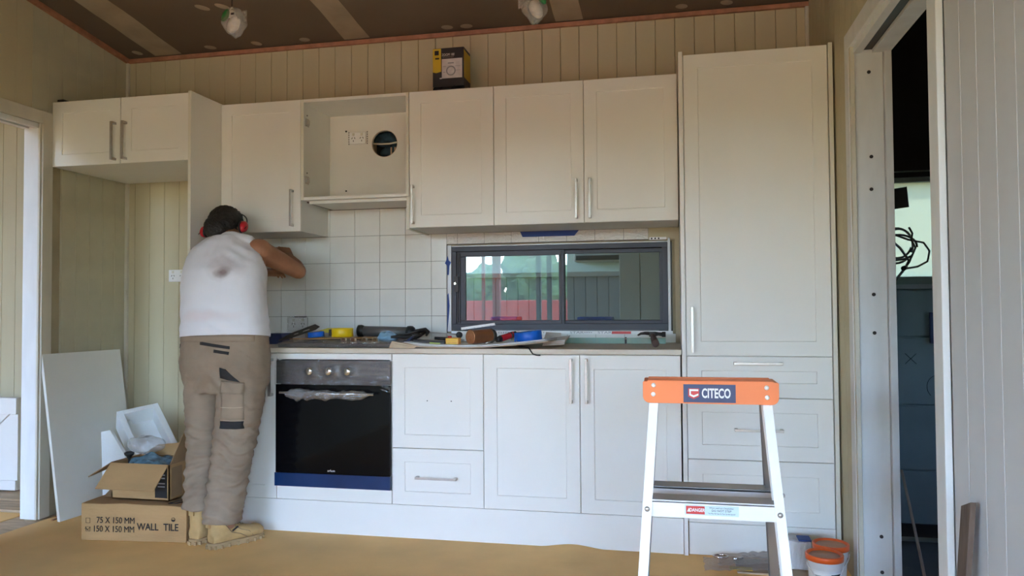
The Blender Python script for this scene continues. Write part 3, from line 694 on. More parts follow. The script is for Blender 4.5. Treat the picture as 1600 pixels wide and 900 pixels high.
# open rangehood cabinet: side, top, floor and pierced back
t = thing('open_wall_cabinet', 'open doorless white wall cabinet with a round vent hole in its back', 'cabinet', (0.29, -0.17, 1.665), group='white wall cabinets')
g = G(); g.box(-0.0105, -0.336, 1.664, 0.0055, -0.004, ZT-0.002).box(0.5785, -0.336, 1.664, 0.5935, -0.004, ZT-0.002).box(0.0058, -0.336, ZT-0.018, 0.5782, -0.004, ZT-0.002).box(0.0058, -0.336, 1.664, 0.5782, -0.02, 1.680)
obj('body', g, M['carcass'], t)
for xa, xb in ((-0.0103, 0.0053), (0.5787, 0.5933)): obj('edge_strip', G().box(xa, -0.3368, 1.665, xb, -0.3361, ZT-0.003), M['edge'], t)
def pierced(x0, x1, z0, z1, y, th, cx, cz, r, seg=40):
    b = bmesh.new(); O = []; I = []; O2 = []; I2 = []
    for k in range(seg):
        a = 2*PI*k/seg+PI/4; dx, dz = math.cos(a), math.sin(a)
        s = min(((x1-cx)/dx if dx > 1e-9 else (x0-cx)/dx if dx < -1e-9 else 9e9), ((z1-cz)/dz if dz > 1e-9 else (z0-cz)/dz if dz < -1e-9 else 9e9))
        O.append(b.verts.new((cx+dx*s, y, cz+dz*s))); I.append(b.verts.new((cx+dx*r, y, cz+dz*r))); I2.append(b.verts.new((cx+dx*r, y+th, cz+dz*r)))
    C_ = {}
    for k in range(seg):
        j = (k+1) % seg; b.faces.new((O[k], O[j], I[j], I[k])); b.faces.new((I[k], I[j], I2[j], I2[k]))
        p, q = O[k].co, O[j].co
        if abs(p.x-q.x) > 1e-5 and abs(p.z-q.z) > 1e-5:
            cxx = x1 if max(p.x, q.x) > x1-1e-5 else x0; czz = z1 if max(p.z, q.z) > z1-1e-5 else z0
            c = b.verts.new((cxx, y, czz)); b.faces.new((O[k], c, O[j]))
    g = G(); g.b.free(); g.b = b; return g
obj('back_panel', pierced(0.0055, 0.5785, 1.680, ZT-0.018, -0.020, 0.016, 0.337, 2.017, 0.0745), M['carcass'], t)
obj('hole_rim', G().tube([(0.337+0.0755*math.cos(a), -0.0205, 2.017+0.0755*math.sin(a)) for a in [2*PI*i/40 for i in range(40)]], 0.0012, 6, True), M['kraft'], t)
for z in (2.085, 1.775):
    hp = obj('hinge_plate', G().box(0.0058, -0.318, z-0.022, 0.010, -0.282, z+0.022, 0.002).box(0.010, -0.325, z-0.014, 0.020, -0.292, z+0.014, 0.003), M['steel'], t)
    obj('hinge_screw', G().cyl((0.0058, -0.300, z+0.04), (0.008, -0.300, z+0.04), 0.004, seg=8), M['hammer'], hp)
for (x, z) in ((0.105, 2.098), (0.105, 1.757)): obj('peg_hole', G().cyl((x, -0.0204, z), (x, -0.0212, z), 0.0055, seg=12), M['ink'], t)
obj('underside_rail', G().box(0.02, -0.30, 1.648, 0.57, -0.285, 1.6635).box(0.02, -0.285, 1.652, 0.57, -0.012, 1.656), M['carcass'], t)
obj('raw_edge', G().box(0.02, -0.030, 1.6565, 0.57, -0.012, 1.6638).box(-0.004, -0.28, 1.6565, 0.012, -0.03, 1.6638), M['handle_br'], t)
def outlet(name, cx, cz, y, w, h, lab, grp=None, half=False):
    t = thing(name, lab, 'power outlet', (cx, y, cz))
    obj('plate', G().box(cx-w/2, y-0.009, cz-h/2, cx+w/2, y, cz+h/2, 0.002), M['white'], t)
    for sx in (-0.25, 0.25):
        g = G()
        for (a, dx, dz) in ((0.5, -0.008, 0.006), (-0.5, 0.008, 0.006), (0, 0, -0.010)):
            m = Matrix.Translation((cx+sx*w+dx, y-0.0092, cz-0.006+dz)) @ Matrix.Rotation(a, 4, 'Y')
            g.box(-0.0016, -0.0006, -0.005, 0.0016, 0.0006, 0.005, mtx=m)
        obj('pin_slots', g, M['ink'], t)['kind'] = 'stuff'
    obj('switch', G().box(cx-w*0.25-0.006, y-0.0125, cz+h*0.2, cx-w*0.25+0.006, y-0.009, cz+h*0.42, 0.001), M['edge'], t)
    obj('switch', G().box(cx+w*0.25-0.006, y-0.0125, cz+h*0.2, cx+w*0.25+0.006, y-0.009, cz+h*0.42, 0.001), M['edge'], t)
    return t
ot = outlet('power_outlet', 0.178, 2.055, -0.0205, 0.100, 0.066, 'double power outlet inside the open wall cabinet beside the vent hole')
for sx in (-1, 1):
    g = G()
    for k in range(6): g.box(0.178+sx*0.056-0.002, -0.0212, 2.020+k*0.013, 0.178+sx*0.056+0.002, -0.0206, 2.028+k*0.013)
    obj('cutout_marks', g, M['ink'], ot)
outlet('power_outlet', -0.985, 1.292, 0.0, 0.115, 0.072, 'double power outlet on the cream lining behind the left side of the man')
ot = outlet('power_outlet', -0.19, 1.003, -0.0135, 0.115, 0.070, 'double power outlet in clear film on the tiles above the cluttered worktop')
g = G(); g.sheet(lambda u, v: Vector((-0.255+0.13*u+0.004*nz3((u*7, v*7, 1)), -0.030-0.006*nz3((u*6, v*6, 3)), 0.955+0.092*v+0.005*nz3((u*7, v*7, 5)))), 14, 10)
obj('clear_film', g, M['wrap2'], ot); obj('shadow_gap', G().box(-0.225, -0.0125, 1.040, -0.145, -0.0088, 1.046), M['ink'], ot)

t = thing('wall_cabinet', 'single-door white wall cabinet just right of the open one, handle at its left edge', 'cabinet', (0.82, -0.17, ZU), group='white wall cabinets')
carcass(0.5945, 1.0425, ZU+0.001, ZT-0.001, -0.318, -0.004, t)
obj('side_filler', G().box(0.578, -0.330, ZU-0.006, 0.594, -0.004, 1.6635, 0.0006), M['edge'], t)
d = shaker('door', 0.5953, 1.0436, ZU, ZT, YU, t); handle_v(0.619, 1.519, 1.717, YU, d)
t = thing('wall_cabinet', 'two-door white wall cabinet above the window beside the pantry', 'cabinet', (1.5, -0.17, ZU), group='white wall cabinets')
carcass(1.0445, 1.9478, ZU+0.001, ZT-0.001, -0.318, -0.004, t)
d = shaker('door', 1.0436, 1.4977, ZU, ZT, YU, t); handle_v(1.461, 1.520, 1.715, YU, d)
d = shaker('door', 1.4977, 1.9486, ZU, ZT, YU, t); handle_v(1.527, 1.520, 1.715, YU, d)

# base cabinets (z 0.156 .. 0.870)
ZB0, ZB1, YF_B = 0.1561, 0.8695, -0.600
t = thing('base_cabinet', 'single-door white base cabinet partly hidden by the man', 'cabinet', (-0.24, -0.3, 0.156), group='white base cabinets')
carcass(-0.483, -0.001, ZB0+0.001, 0.871, -0.582, -0.03, t)
d = shaker('door', -0.4835, 0.0, ZB0, ZB1, YF_B, t); handle_v(-0.0250, 0.659, 0.843, YF_B, d, 0.013)
t = thing('oven_cabinet', 'white oven housing cabinet framing the built-in oven', 'cabinet', (0.3, -0.3, 0.156), group='white base cabinets')
g = G(); g.box(0.001, -0.582, 0.157, 0.017, -0.03, 0.871).box(0.583, -0.582, 0.157, 0.599, -0.03, 0.871).box(0.017, -0.582, 0.157, 0.583, -0.03, 0.173).box(0.017, -0.582, 0.856, 0.583, -0.03, 0.871)
obj('body', g, M['carcass'], t)
shaker('top_rail', 0.0, 0.6, 0.8385, ZB1, YF_B, t, m=0); shaker('bottom_rail', 0.0, 0.6, ZB0, 0.222, YF_B, t, m=0)
t = thing('drawer_cabinet', 'two-drawer white base cabinet right of the oven, lower drawer handled', 'cabinet', (0.82, -0.3, 0.156), group='white base cabinets')
carcass(0.601, 1.049, ZB0+0.001, 0.871, -0.582, -0.03, t)
d = shaker('drawer', 0.6, 1.05, 0.4235, ZB1, YF_B, t)
for x in (0.775, 0.893): obj('drilled_hole', G().cyl((x, YF_B+0.0045, 0.6485), (x, YF_B+0.0038, 0.6485), 0.0028, seg=8), M['ink'], d)
d = shaker('drawer', 0.6, 1.05, ZB0, 0.4235, YF_B, t); handle_h(0.722, 0.921, 0.289, YF_B+0.0045, d)
t = thing('sink_cabinet', 'two-door white base cabinet under the window with paired centre handles', 'cabinet', (1.5, -0.3, 0.156), group='white base cabinets')
carcass(1.051, 1.9455, ZB0+0.001, 0.871, -0.582, -0.03, t)
d = shaker('door', 1.05, 1.5, ZB0, ZB1, YF_B, t); handle_v(1.4615, 0.652, 0.853, YF_B, d)
d = shaker('door', 1.5, 1.9466, ZB0, ZB1, YF_B, t); handle_v(1.531, 0.652, 0.853, YF_B, d)
t = thing('kickboard', 'long white kickboard under the base cabinets', 'kickboard', (0.7, -0.59, 0))
obj('board', G().box(-0.483, -0.596, 0.0, 1.9505, -0.580, 0.1545, 0.0006), M['cab'], t)

# pantry
t = thing('pantry_cabinet', 'floor-to-top white pantry cabinet with one tall door above three drawers', 'cabinet', (2.28, -0.3, 0))
g = G(); g.box(1.9525, -0.610, 0.0, 1.9700, -0.021, ZT+0.012, 0.0006); obj('side_panel', g, M['cab'], t)
obj('side_panel', G().box(2.5790, -0.606, 0.0, 2.5960, -0.021, ZT+0.006, 0.0006), M['edge'], t)
obj('body', G().box(1.9705, -0.583, 0.144, 2.5785, -0.021, ZT-0.002), M['carcass'], t)
d = shaker('door', 1.9715, 2.5765, 0.8677, ZT, -0.600, t); handle_v(1.9985, 0.884, 1.083, -0.600, d)
for z0, z1, hz in ((0.688, 0.8677, 0.838), (0.4181, 0.688, 0.551), (0.1421, 0.4181, 0.279)):
    d = shaker('drawer', 1.9715, 2.5765, z0, z1, -0.600, t); handle_h(2.171, 2.372, hz, -0.600+(0 if hz > 0.8 else 0.0045), d)
shaker('kick_panel', 1.9715, 2.5785, 0.0, 0.1415, -0.592, t, m=0)

# worktop
t = thing('worktop', 'long pale woodgrain worktop running under the window', 'worktop', (0.73, -0.3, 0.872))
obj('slab', G().box(-0.483, -0.622, 0.8725, 1.951, -0.0085, 0.8960, 0.002), M['bench'], t)
obj('wall_upstand', G().box(1.70, -0.045, 0.8962, 1.9515, -0.0095, 0.900, 0.001), M['bench'], t)

# oven
t = thing('built_in_oven', 'black glass built-in oven with plastic-wrapped knobs and blue film along its foot', 'oven', (0.3, -0.3, 0.222))
obj('casing', G().box(0.02, -0.598, 0.226, 0.58, -0.06, 0.836), M['black'], t)
obj('control_panel', G().box(0.003, -0.612, 0.722, 0.597, -0.599, 0.834, 0.001), M['panelgrey'], t)
obj('door_glass', G().box(0.003, -0.618, 0.290, 0.597, -0.599, 0.718, 0.0015), M['blackglass'], t)
obj('protective_film', G().box(-0.001, -0.621, 0.2245, 0.598, -0.599, 0.2885, 0.001), M['bluefilm'], t, label='strip of dark blue protective film')
obj('bottom_trim', G().box(0.003, -0.612, 0.2225, 0.599, -0.599, 0.2243), M['steel'], t)
for x in (0.190, 0.290, 0.388):
    kn = obj('knob', G().lathe([(0, -0.032), (0.015, -0.032), (0.0175, -0.030), (0.0185, -0.004), (0.0205, -0.001), (0.0205, 0)], (x, -0.6125, 0.784), (0, 1, 0), 28), M['chrome'], t)
    obj('pointer', G().box(x-0.0012, -0.6455, 0.785, x+0.0012, -0.6443, 0.798), M['ink'], kn)
hd = obj('handle', G().cyl((0.045, -0.655, 0.682), (0.530, -0.655, 0.680), 0.0062, seg=14).box(0.075, -0.655, 0.675, 0.087, -0.617, 0.687).box(0.497, -0.655, 0.673, 0.509, -0.617, 0.685), M['chrome'], t)
def wrapfn(u, v):
    a = 2*PI*v; x = lerp(0.075, 0.50, u)
    rr = 0.020+0.010*abs(nz3((u*9, 2, 0)))+0.008*nz3((u*16, math.cos(a)*1.5, math.sin(a)*1.5))
    if abs(u-0.14) < 0.1: rr += 0.010*(1-abs(u-0.14)/0.1)
    rr *= (0.45+0.55*min(1, min(u, 1-u)*12))*(1-0.35*math.exp(-((u-0.63)/0.03)**2))
    return Vector((x+0.003*nz3((u*20, v*6, 3)), -0.655+rr*math.cos(a)*0.8, 0.676-0.003*math.sin(PI*u)+rr*math.sin(a)))
obj('handle_wrap', G().sheet(wrapfn, 70, 18), M['wrap2'], t)
def panelwrap(u, v):
    x = lerp(-0.003, 0.603, u); z1 = 0.837; z0 = 0.716 if u < 0.75 else lerp(0.716, 0.668, (u-0.75)/0.25)
    z = lerp(z1, z0, v)
    bulge = sum(math.exp(-((x-kx)/0.022)**2-((z-0.784)/0.022)**2) for kx in (0.190, 0.290, 0.388))
    return Vector((x, -0.6165-0.032*min(1, bulge*1.2)-0.003*abs(nz3((u*5+v*2, v*14, 2)))-(0.004 if u > 0.9 else 0)*nz3((u*40, v*12, 7)), z+0.002*nz3((u*8, v*3, 9))))
obj('panel_wrap', G().sheet(panelwrap, 110, 26), M['wrap'], t)
text('oven_lettering', 'arlu\u0131n', M['white'], t, 0.016, face_front((0.297, -0.6186, 0.306)), sx=1.1, ext=0.0002)

# ------------------------------------------------------------------ step ladder
t = thing('step_ladder', 'white aluminium twin-sided step ladder with an orange plastic cap, closest thing to the camera', 'ladder', (2.008, -1.93, 0))
LX = 2.008
def rail_x(z): return 0.156+0.068*(0.83-z)
cap = G(); yf, yb = -1.985, -1.872
x0, x1, zt, zb = 1.836, 2.180, 0.885, 0.828
pts = []
for cx, cz, a0 in ((x1-0.004, zt-0.004, 0), (x0+0.004, zt-0.004, 90), (x0+0.018, zb+0.018, 180), (x1-0.018, zb+0.018, 270)):
    r = 0.004 if cz > 0.86 else 0.018
    for i in range(7): a = math.radians(a0+i*15); pts.append((cx+r*math.cos(a), 0, cz+r*math.sin(a)))
cap.prism([(x, yf, z) for x, y, z in pts], (0, 0.006, 0)); cap.prism([(x, yb-0.006, z) for x, y, z in pts], (0, 0.006, 0))
cap.box(x0+0.003, yf+0.006, zt-0.006, x1-0.003, yb-0.006, zt)
cap.box(x0+0.012, yf+0.001, zt-0.0005, x1-0.012, yf+0.014, zt+0.003, 0.001).box(x0+0.012, yb-0.014, zt-0.0005, x1-0.012, yb-0.001, zt+0.003, 0.001)
for i in range(4): cap.box(x0+0.012, yf+0.024+i*0.018, zt-0.0005, x1-0.012, yf+0.034+i*0.018, zt+0.0015, 0.0006)
cp = obj('cap', cap, M['orange'], t)
for x, z in ((1.864, 0.875), (1.863, 0.851), (2.150, 0.872), (2.151, 0.847)):
    obj('rivet', G().lathe([(0, -0.0035), (0.003, -0.003), (0.005, -0.0015), (0.006, 0)], (x, yf-0.0002, z), (0, 1, 0), 16), M['ladal'], cp)
pl = obj('name_plate', G().box(1.941, yf-0.0016, 0.8315, 2.073, yf-0.0001, 0.8785, 0.0004), M['navy'], cp)
text('lettering', 'CITECO', M['white'], pl if False else cp, 0.034, face_front((2.024, yf-0.0019, 0.8545)), sx=0.60, ext=0.0002, bold=0.0010)
lg = [(1.953, 0.868), (1.981, 0.868), (1.981, 0.847), (1.967, 0.840), (1.953, 0.847)]
obj('emblem_shield', G().prism([(x, yf-0.0019, z) for x, z in lg], (0, 0.0004, 0)), M['red'], cp)
obj('emblem_stroke', G().prism([(x, yf-0.0024, z) for x, z in ((1.979, 0.866), (1.956, 0.866), (1.956, 0.850), (1.967, 0.8445), (1.979, 0.850), (1.979, 0.855), (1.967, 0.850), (1.960, 0.853), (1.960, 0.861), (1.979, 0.861))], (0, 0.0004, 0)), M['white'], cp)
def rail(side, front):
    """channel section leg from cap to floor"""
    s = side; y0 = -1.975 if front else -1.882; sl = -0.285 if front else 0.285
    g = G(); secs = []
    for z in (0.826, 0.0):
        xo = LX+s*(rail_x(z)); y = y0+sl*(0.83-z)
        w, dp, th = 0.0235, (0.052 if front else 0.045)*(1 if front else -1), 0.0022
        # C profile: web on the outside edge, flange faces front
        X = lambda q: xo-s*q
        secs.append([(X(0), y, z), (X(w), y, z), (X(w), y+th*(1 if front else -1), z), (X(th), y+th*(1 if front else -1), z), (X(th), y+dp-th*(1 if front else -1), z), (X(w), y+dp-th*(1 if front else -1), z), (X(w), y+dp, z), (X(0), y+dp, z)])
    A = [g.b.verts.new(p) for p in secs[0]]; B = [g.b.verts.new(p) for p in secs[1]]; n = len(A)
    for i in range(n): g.b.faces.new((A[i], A[(i+1) % n], B[(i+1) % n], B[i]))
    for L in (A, B):
        g.b.faces.new((L[0], L[1], L[2], L[3])); g.b.faces.new((L[0], L[3], L[4], L[7])); g.b.faces.new((L[4], L[5], L[6], L[7]))
    o = obj('leg', g, M['ladal'] if front else M['ladin'], t)
    xo = LX+s*rail_x(0); y = y0+sl*0.83
    obj('rubber_foot', G().box(xo-s*0.027, y-0.006, 0.0, xo+s*0.004, y+(0.058 if front else -0.052), 0.03, 0.003), M['black'], o)
    for z in (0.565, 0.265):
        xx = LX+s*(rail_x(z)-0.012); yy = y0+sl*(0.83-z)
        obj('rivet', G().lathe([(0, -0.004), (0.004, -0.0035), (0.0065, -0.0015), (0.007, 0)], (xx, yy-0.0003 if front else yy-0.046, z), (0, 1, 0), 14), M['steel'], o)
for s in (-1, 1): rail(s, True); rail(s, False)
for z in (0.585, 0.285):
    for front in (True, False):
        y = (-1.975-0.285*(0.83-z)) if front else (-1.882+0.285*(0.83-z))
        hw = rail_x(z)-0.0025; g = G(); dr = 1 if front else -1
        g.box(LX-hw, y+dr*0.003, z-0.040, LX+hw, y+dr*0.006, z, 0.0006)
        g.box(LX-hw, y+dr*0.003, z-0.003, LX+hw, y+dr*0.078, z)
        for q in range(7): g.box(LX-hw, y+dr*(0.006+q*0.0105), z-0.0005, LX+hw, y+dr*(0.011+q*0.0105), z+0.002)
        g.box(LX-hw, y+dr*0.075, z-0.022, LX+hw, y+dr*0.078, z)
        o = obj('step', g, M['ladal'] if front else M['ladin'], t)
        obj('tread', G().box(LX-hw+0.001, y+dr*0.008, z+0.0005, LX+hw-0.001, y+dr*0.074, z+0.0026, 0.0004), M['ladin'], o)
        if front and z > 0.5:
            obj('warning_label', G().box(1.940, y+0.0018, z-0.031, 2.072, y+0.0029, z-0.006), M['ltblue'], o)
            obj('danger_patch', G().box(1.943, y+0.0012, z-0.0285, 1.989, y+0.0019, z-0.0085), M['red'], o)
            text('danger_lettering', 'DANGER', M['white'], o, 0.012, face_front((1.9705, y+0.0009, z-0.0185)), sx=0.78, ext=0.0002, bold=0.0003)
            obj('danger_triangle', G().prism([(1.9455, y+0.0008, z-0.023), (1.9545, y+0.0008, z-0.023), (1.950, y+0.0008, z-0.013)], (0, 0.0003, 0)), M['white'], o)
            text('label_lettering', 'DO NOT STEP', M['ink'], o, 0.0075, face_front((2.030, y+0.0014, z-0.0185)), sx=1.0, ext=0.0001)
            text('label_lettering', 'When used as a Stepladder', M['ink'], o, 0.0052, face_front((2.030, y+0.0014, z-0.0115)), sx=1.05, ext=0.0001)
            text('label_lettering', 'You May Fall Use As You Can Be Injured', M['ink'], o, 0.0045, face_front((2.030, y+0.0014, z-0.0255)), sx=0.88, ext=0.0001)

# ------------------------------------------------------------------ cartons, foam and the leaning board
CA = math.atan2(0.054, 0.525)
t = thing('tile_carton', 'flat brown cardboard tile carton with black printed sizes, on the floor at the left', 'carton', (-0.835, -0.917, 0), (0, 0, CA))
Lc, Dc, Hc = 0.524, 0.205, 0.173
def crumple(g, amp, sc=5.0):
    for v in g.b.verts: v.co += Vector((nz3(v.co*sc+Vector((3, 0, 0))), nz3(v.co*sc+Vector((0, 7, 0))), nz3(v.co*sc+Vector((0, 0, 5)))*0.6))*amp
    return g
g = G(); g.box(0, 0, 0.001, Lc, Dc, Hc, 0.004)
bmesh.ops.subdivide_edges(g.b, edges=g.b.edges[:], cuts=4, use_grid_fill=True)
for v in g.b.verts:
    f = v.co.z/Hc; v.co.x += 0.010*nz3(v.co*6)*f; v.co.z += 0.006*nz3(v.co*7+Vector((5, 5, 5)))*f
    if v.co.z > Hc*0.6 and v.co.x > Lc*0.9: v.co.z -= 0.008*(v.co.x-Lc*0.9)/(Lc*0.1)
obj('body', g, M['card'], t, world=False)
def carton_text(s, x, z, size, sx, bold=0.0006, name='lettering'):
    return text(name, s, M['ink'], t, size, WM[t] @ face_front((x, -0.0045, z)), sx=sx, ext=0.0005, bold=bold)
carton_text('75 X 150 MM', 0.176, 0.097, 0.041, 0.84, 0.0); carton_text('150 X 150 MM', 0.166, 0.056, 0.041, 0.84, 0.0)
carton_text('WALL', 0.336, 0.070, 0.046, 0.86, 0.0004); carton_text('TILE', 0.451, 0.070, 0.046, 0.88, 0.0004)
g = G(); frame4(g, 0.026, 0.083, 0.048, 0.107, 0.0013, -0.0045, -0.0038, bev=0); obj('tick_box', g, M['ink'], t, world=False)
g = G(); frame4(g, 0.026, 0.044, 0.048, 0.066, 0.0013, -0.0045, -0.0038, bev=0); g.tube([(0.022, -0.0045, 0.058), (0.032, -0.0045, 0.050), (0.050, -0.0045, 0.064)], 0.001, 5).tube([(0.024, -0.0045, 0.064), (0.04, -0.0045, 0.048)], 0.001, 5); obj('tick_box', g, M['ink'], t, world=False)
obj('round_mark', G().tube([(0.462+0.009*math.cos(a), -0.0045, 0.108+0.009*math.sin(a)) for a in [PI*0.15*i for i in range(14)]], 0.001, 5), M['ink'], t, world=False)
obj('round_mark', G().prism([(0.462+0.009*math.cos(a), -0.0046, 0.107+0.009*math.sin(a)) for a in [PI+PI*i/8 for i in range(9)]], (0, 0.0006, 0)), M['ink'], t, world=False)
obj('top_mark', G().tube([(0.425, 0.02, Hc+0.0035), (0.455, 0.095, Hc+0.003), (0.470, 0.10, Hc+0.003), (0.480, 0.06, Hc+0.003), (0.462, 0.025, Hc+0.003)], 0.0022, 5, True), M['ink'], t, world=False)
obj('raised_flap', G().sheet(lambda u, v: Vector((0.03+0.52*u, 0.120+0.05*v, Hc+0.004+0.022*v*(1+0.4*nz3((u*5, 2, 1))))), 20, 2), M['carddk'], t, world=False)
solid(bpy.data.objects[t.children[-1].name], 0.004)

t = thing('open_carton', 'open brown cardboard box with bent flaps standing on the tile carton', 'carton', (-0.575, -0.68, Hc+0.03))
bx0, bx1, by0, by1, bz0, bz1 = -0.738, -0.426, -0.835, -0.615, 0.181, 0.351
g = G(); w = 0.005
g.box(bx0, by0, bz0, bx1, by0+w, bz1).box(bx0, by1-w, bz0, bx1, by1, bz1).box(bx0, by0, bz0, bx0+w, by1, bz1).box(bx1-w, by0, bz0, bx1, by1, bz1).box(bx0, by0, bz0, bx1, by1, bz0+w)
obj('body', g, M['card'], t)
def flap(name, a, b_, c, d, m='card', th=0.004):
    n = (Vector(b_)-Vector(a)).cross(Vector(d)-Vector(a)).normalized()*th
    return obj(name, G().prism([a, b_, c, d], n), M[m], t)
flap('front_flap', (-0.742, -0.838, 0.353), (-0.430, -0.838, 0.353), (-0.434, -0.940, 0.250), (-0.742, -0.940, 0.252))
flap('left_flap', (-0.741, -0.833, 0.352), (-0.741, -0.62, 0.352), (-0.885, -0.64, 0.300), (-0.90, -0.80, 0.268), 'carddk')
flap('right_flap', (-0.425, -0.833, 0.353), (-0.425, -0.625, 0.353), (-0.412, -0.63, 0.50), (-0.415, -0.735, 0.505), 'carddk')
flap('back_flap', (-0.738, -0.614, 0.352), (-0.508, -0.614, 0.352), (-0.512, -0.598, 0.415), (-0.66, -0.598, 0.400), 'card')
obj('printed_panel', G().box(-0.50, -0.8375, 0.195, -0.436, -0.8355, 0.343), M['ink'], t)
for z in (0.30, 0.285, 0.26, 0.245): obj('printed_line', G().box(-0.485, -0.8385, z, -0.447, -0.8377, z+0.006), M['greytext'], t)
obj('corner_tape', G().box(-0.4255, -0.82, 0.195, -0.4245, -0.74, 0.335), M['carddk'], t)

t = thing('wing_knob', 'black plastic wing knob poking out of the open carton', 'knob', (-0.723, -0.735, 0.19))
obj('stem', G().cyl((-0.7255, -0.735, 0.187), (-0.723, -0.735, 0.368), 0.006), M['black'], t)
obj('head', G().lathe([(0, 0.0), (0.010, 0.002), (0.013, 0.012), (0.022, 0.020), (0.024, 0.030), (0.012, 0.036), (0, 0.037)], (-0.735+0.012, -0.735, 0.352), (0, 0, 1), 20), M['black'], t)
g = G(); g.sheet(lambda u, v: Vector((-0.695+0.255*u, -0.815+0.185*v, 0.332+0.028*nz3((u*4, v*4, 2))+0.045*math.exp(-((u-0.35)**2+(v-0.5)**2)*9))), 26, 20)
tag(origin(solid(obj('blue_plastic_sheet', g, mat('teal_glossy_plastic', (0.10, 0.20, 0.27, 1), 0.25, var=0.3, vscale=30, bump=0.5, bscale=25)), 0.002), (-0.57, -0.65, 0.33)), 'crumpled teal plastic sheet filling the open carton', 'plastic sheet')
def bagfn(cx, cy, cz, rx, ry, rz, seed):
    def f(u, v):
        a = 2*PI*u; b = PI*v; r = 1+0.28*nz3((math.cos(a)*2+seed, math.sin(a)*2, b*1.5))
        return Vector((cx+rx*r*math.cos(a)*math.sin(b), cy+ry*r*math.sin(a)*math.sin(b), cz+rz*r*math.cos(b)))
    return f
tag(origin(obj('clear_plastic_bag', G().sheet(bagfn(-0.665, -0.69, 0.415, 0.095, 0.06, 0.042, 3), 40, 20), M['clearbag']), (-0.66, -0.65, 0.41)), 'clear crinkled plastic bag lying over the open carton', 'plastic bag')
# foam tray: hollow block standing on edge behind the carton
t = thing('foam_tray', 'white foam packing tray tilted on its corner behind the open carton', 'foam packing', (-1.02, -0.30, 0.30))
A = Vector((0.60, 0.78, 0.14)).normalized(); Bv = Vector((0.72, -0.44, -0.60)); Bv = (Bv-A*A.dot(Bv)).normalized(); Cv = A.cross(Bv).normalized()
if Cv.z > 0: Cv = -Cv
O = Vector((-1.132, -0.33, 0.522)); Lb, La, Lcv = 0.36, 0.22, 0.13
mw = Matrix(((A.x, Bv.x, Cv.x, O.x), (A.y, Bv.y, Cv.y, O.y), (A.z, Bv.z, Cv.z, O.z), (0, 0, 0, 1)))
g = G(); w = 0.032
g.box(0, 0, 0, w, Lb, Lcv, 0.004, mw).box(La-w, 0, 0, La, Lb, Lcv, 0.004, mw).box(w-0.001, 0, 0, La-w+0.001, w, Lcv, 0.003, mw).box(w-0.001, Lb-w, 0, La-w+0.001, Lb, Lcv, 0.003, mw)
g.box(w-0.001, w-0.001, Lcv-0.035, La-w+0.001, Lb-w+0.001, Lcv, 0.002, mw)
obj('shell', g, M['foam'], t)
obj('inner_ledge', G().box(w, w, 0.055, w+0.035, Lb-w, Lcv-0.036, 0.003, mw).box(w+0.035, Lb-w-0.05, 0.055, La-w, Lb-w, Lcv-0.036, 0.003, mw), M['foam'], t)
g = G(); g.prism([(-1.101, -0.48, 0.433), (-1.046, -0.48, 0.444), (-0.954, -0.48, 0.311), (-0.93, -0.48, 0.0), (-1.085, -0.48, 0.0)], (0.0, 0.02, 0.0))
tag(origin(obj('foam_sheet', g, M['foam']), (-1.02, -0.47, 0.0)), 'flat white foam sheet standing behind the cartons against the leaning board', 'foam sheet')
# leaning board
a, b_ = Vector((-1.193, -0.669, 0.0)), Vector((-1.150, -0.150, 0.0)); tt = Vector((-0.1415, 0.025, 0.858)); c = b_+tt; d = a+tt
n = (b_-a).cross(d-a).normalized()*0.016
if n.x > 0: n = -n
g = G(); g.prism([a, b_, c, d], n)
tag(origin(obj('leaning_board', g, M['carcass']), a), 'large white melamine board leaning against the left wall in the fridge recess', 'board')
WMB = bpy.data.objects['leaning_board']; WMB.location.x += 0.012
g = G()
for i in range(9):
    x, y = -1.29+random.random()*0.10, -0.63+random.random()*0.22
    m = Matrix.Translation((x, y, 0.004)) @ Matrix.Rotation(random.random()*3, 4, 'Z')
    g.box(-0.02-random.random()*0.02, -0.006, -0.0035, 0.02, 0.006, 0.0035, 0.001, m)
o = origin(obj('wood_chips', g, mat('fresh_wood_chips', (0.42, 0.20, 0.09, 1), 0.8, var=0.25, vscale=30)), (-1.24, -0.52, 0)); o['kind'] = 'stuff'
tag(o, 'scattered wood chips on the floor at the foot of the leaning board', 'wood chips')

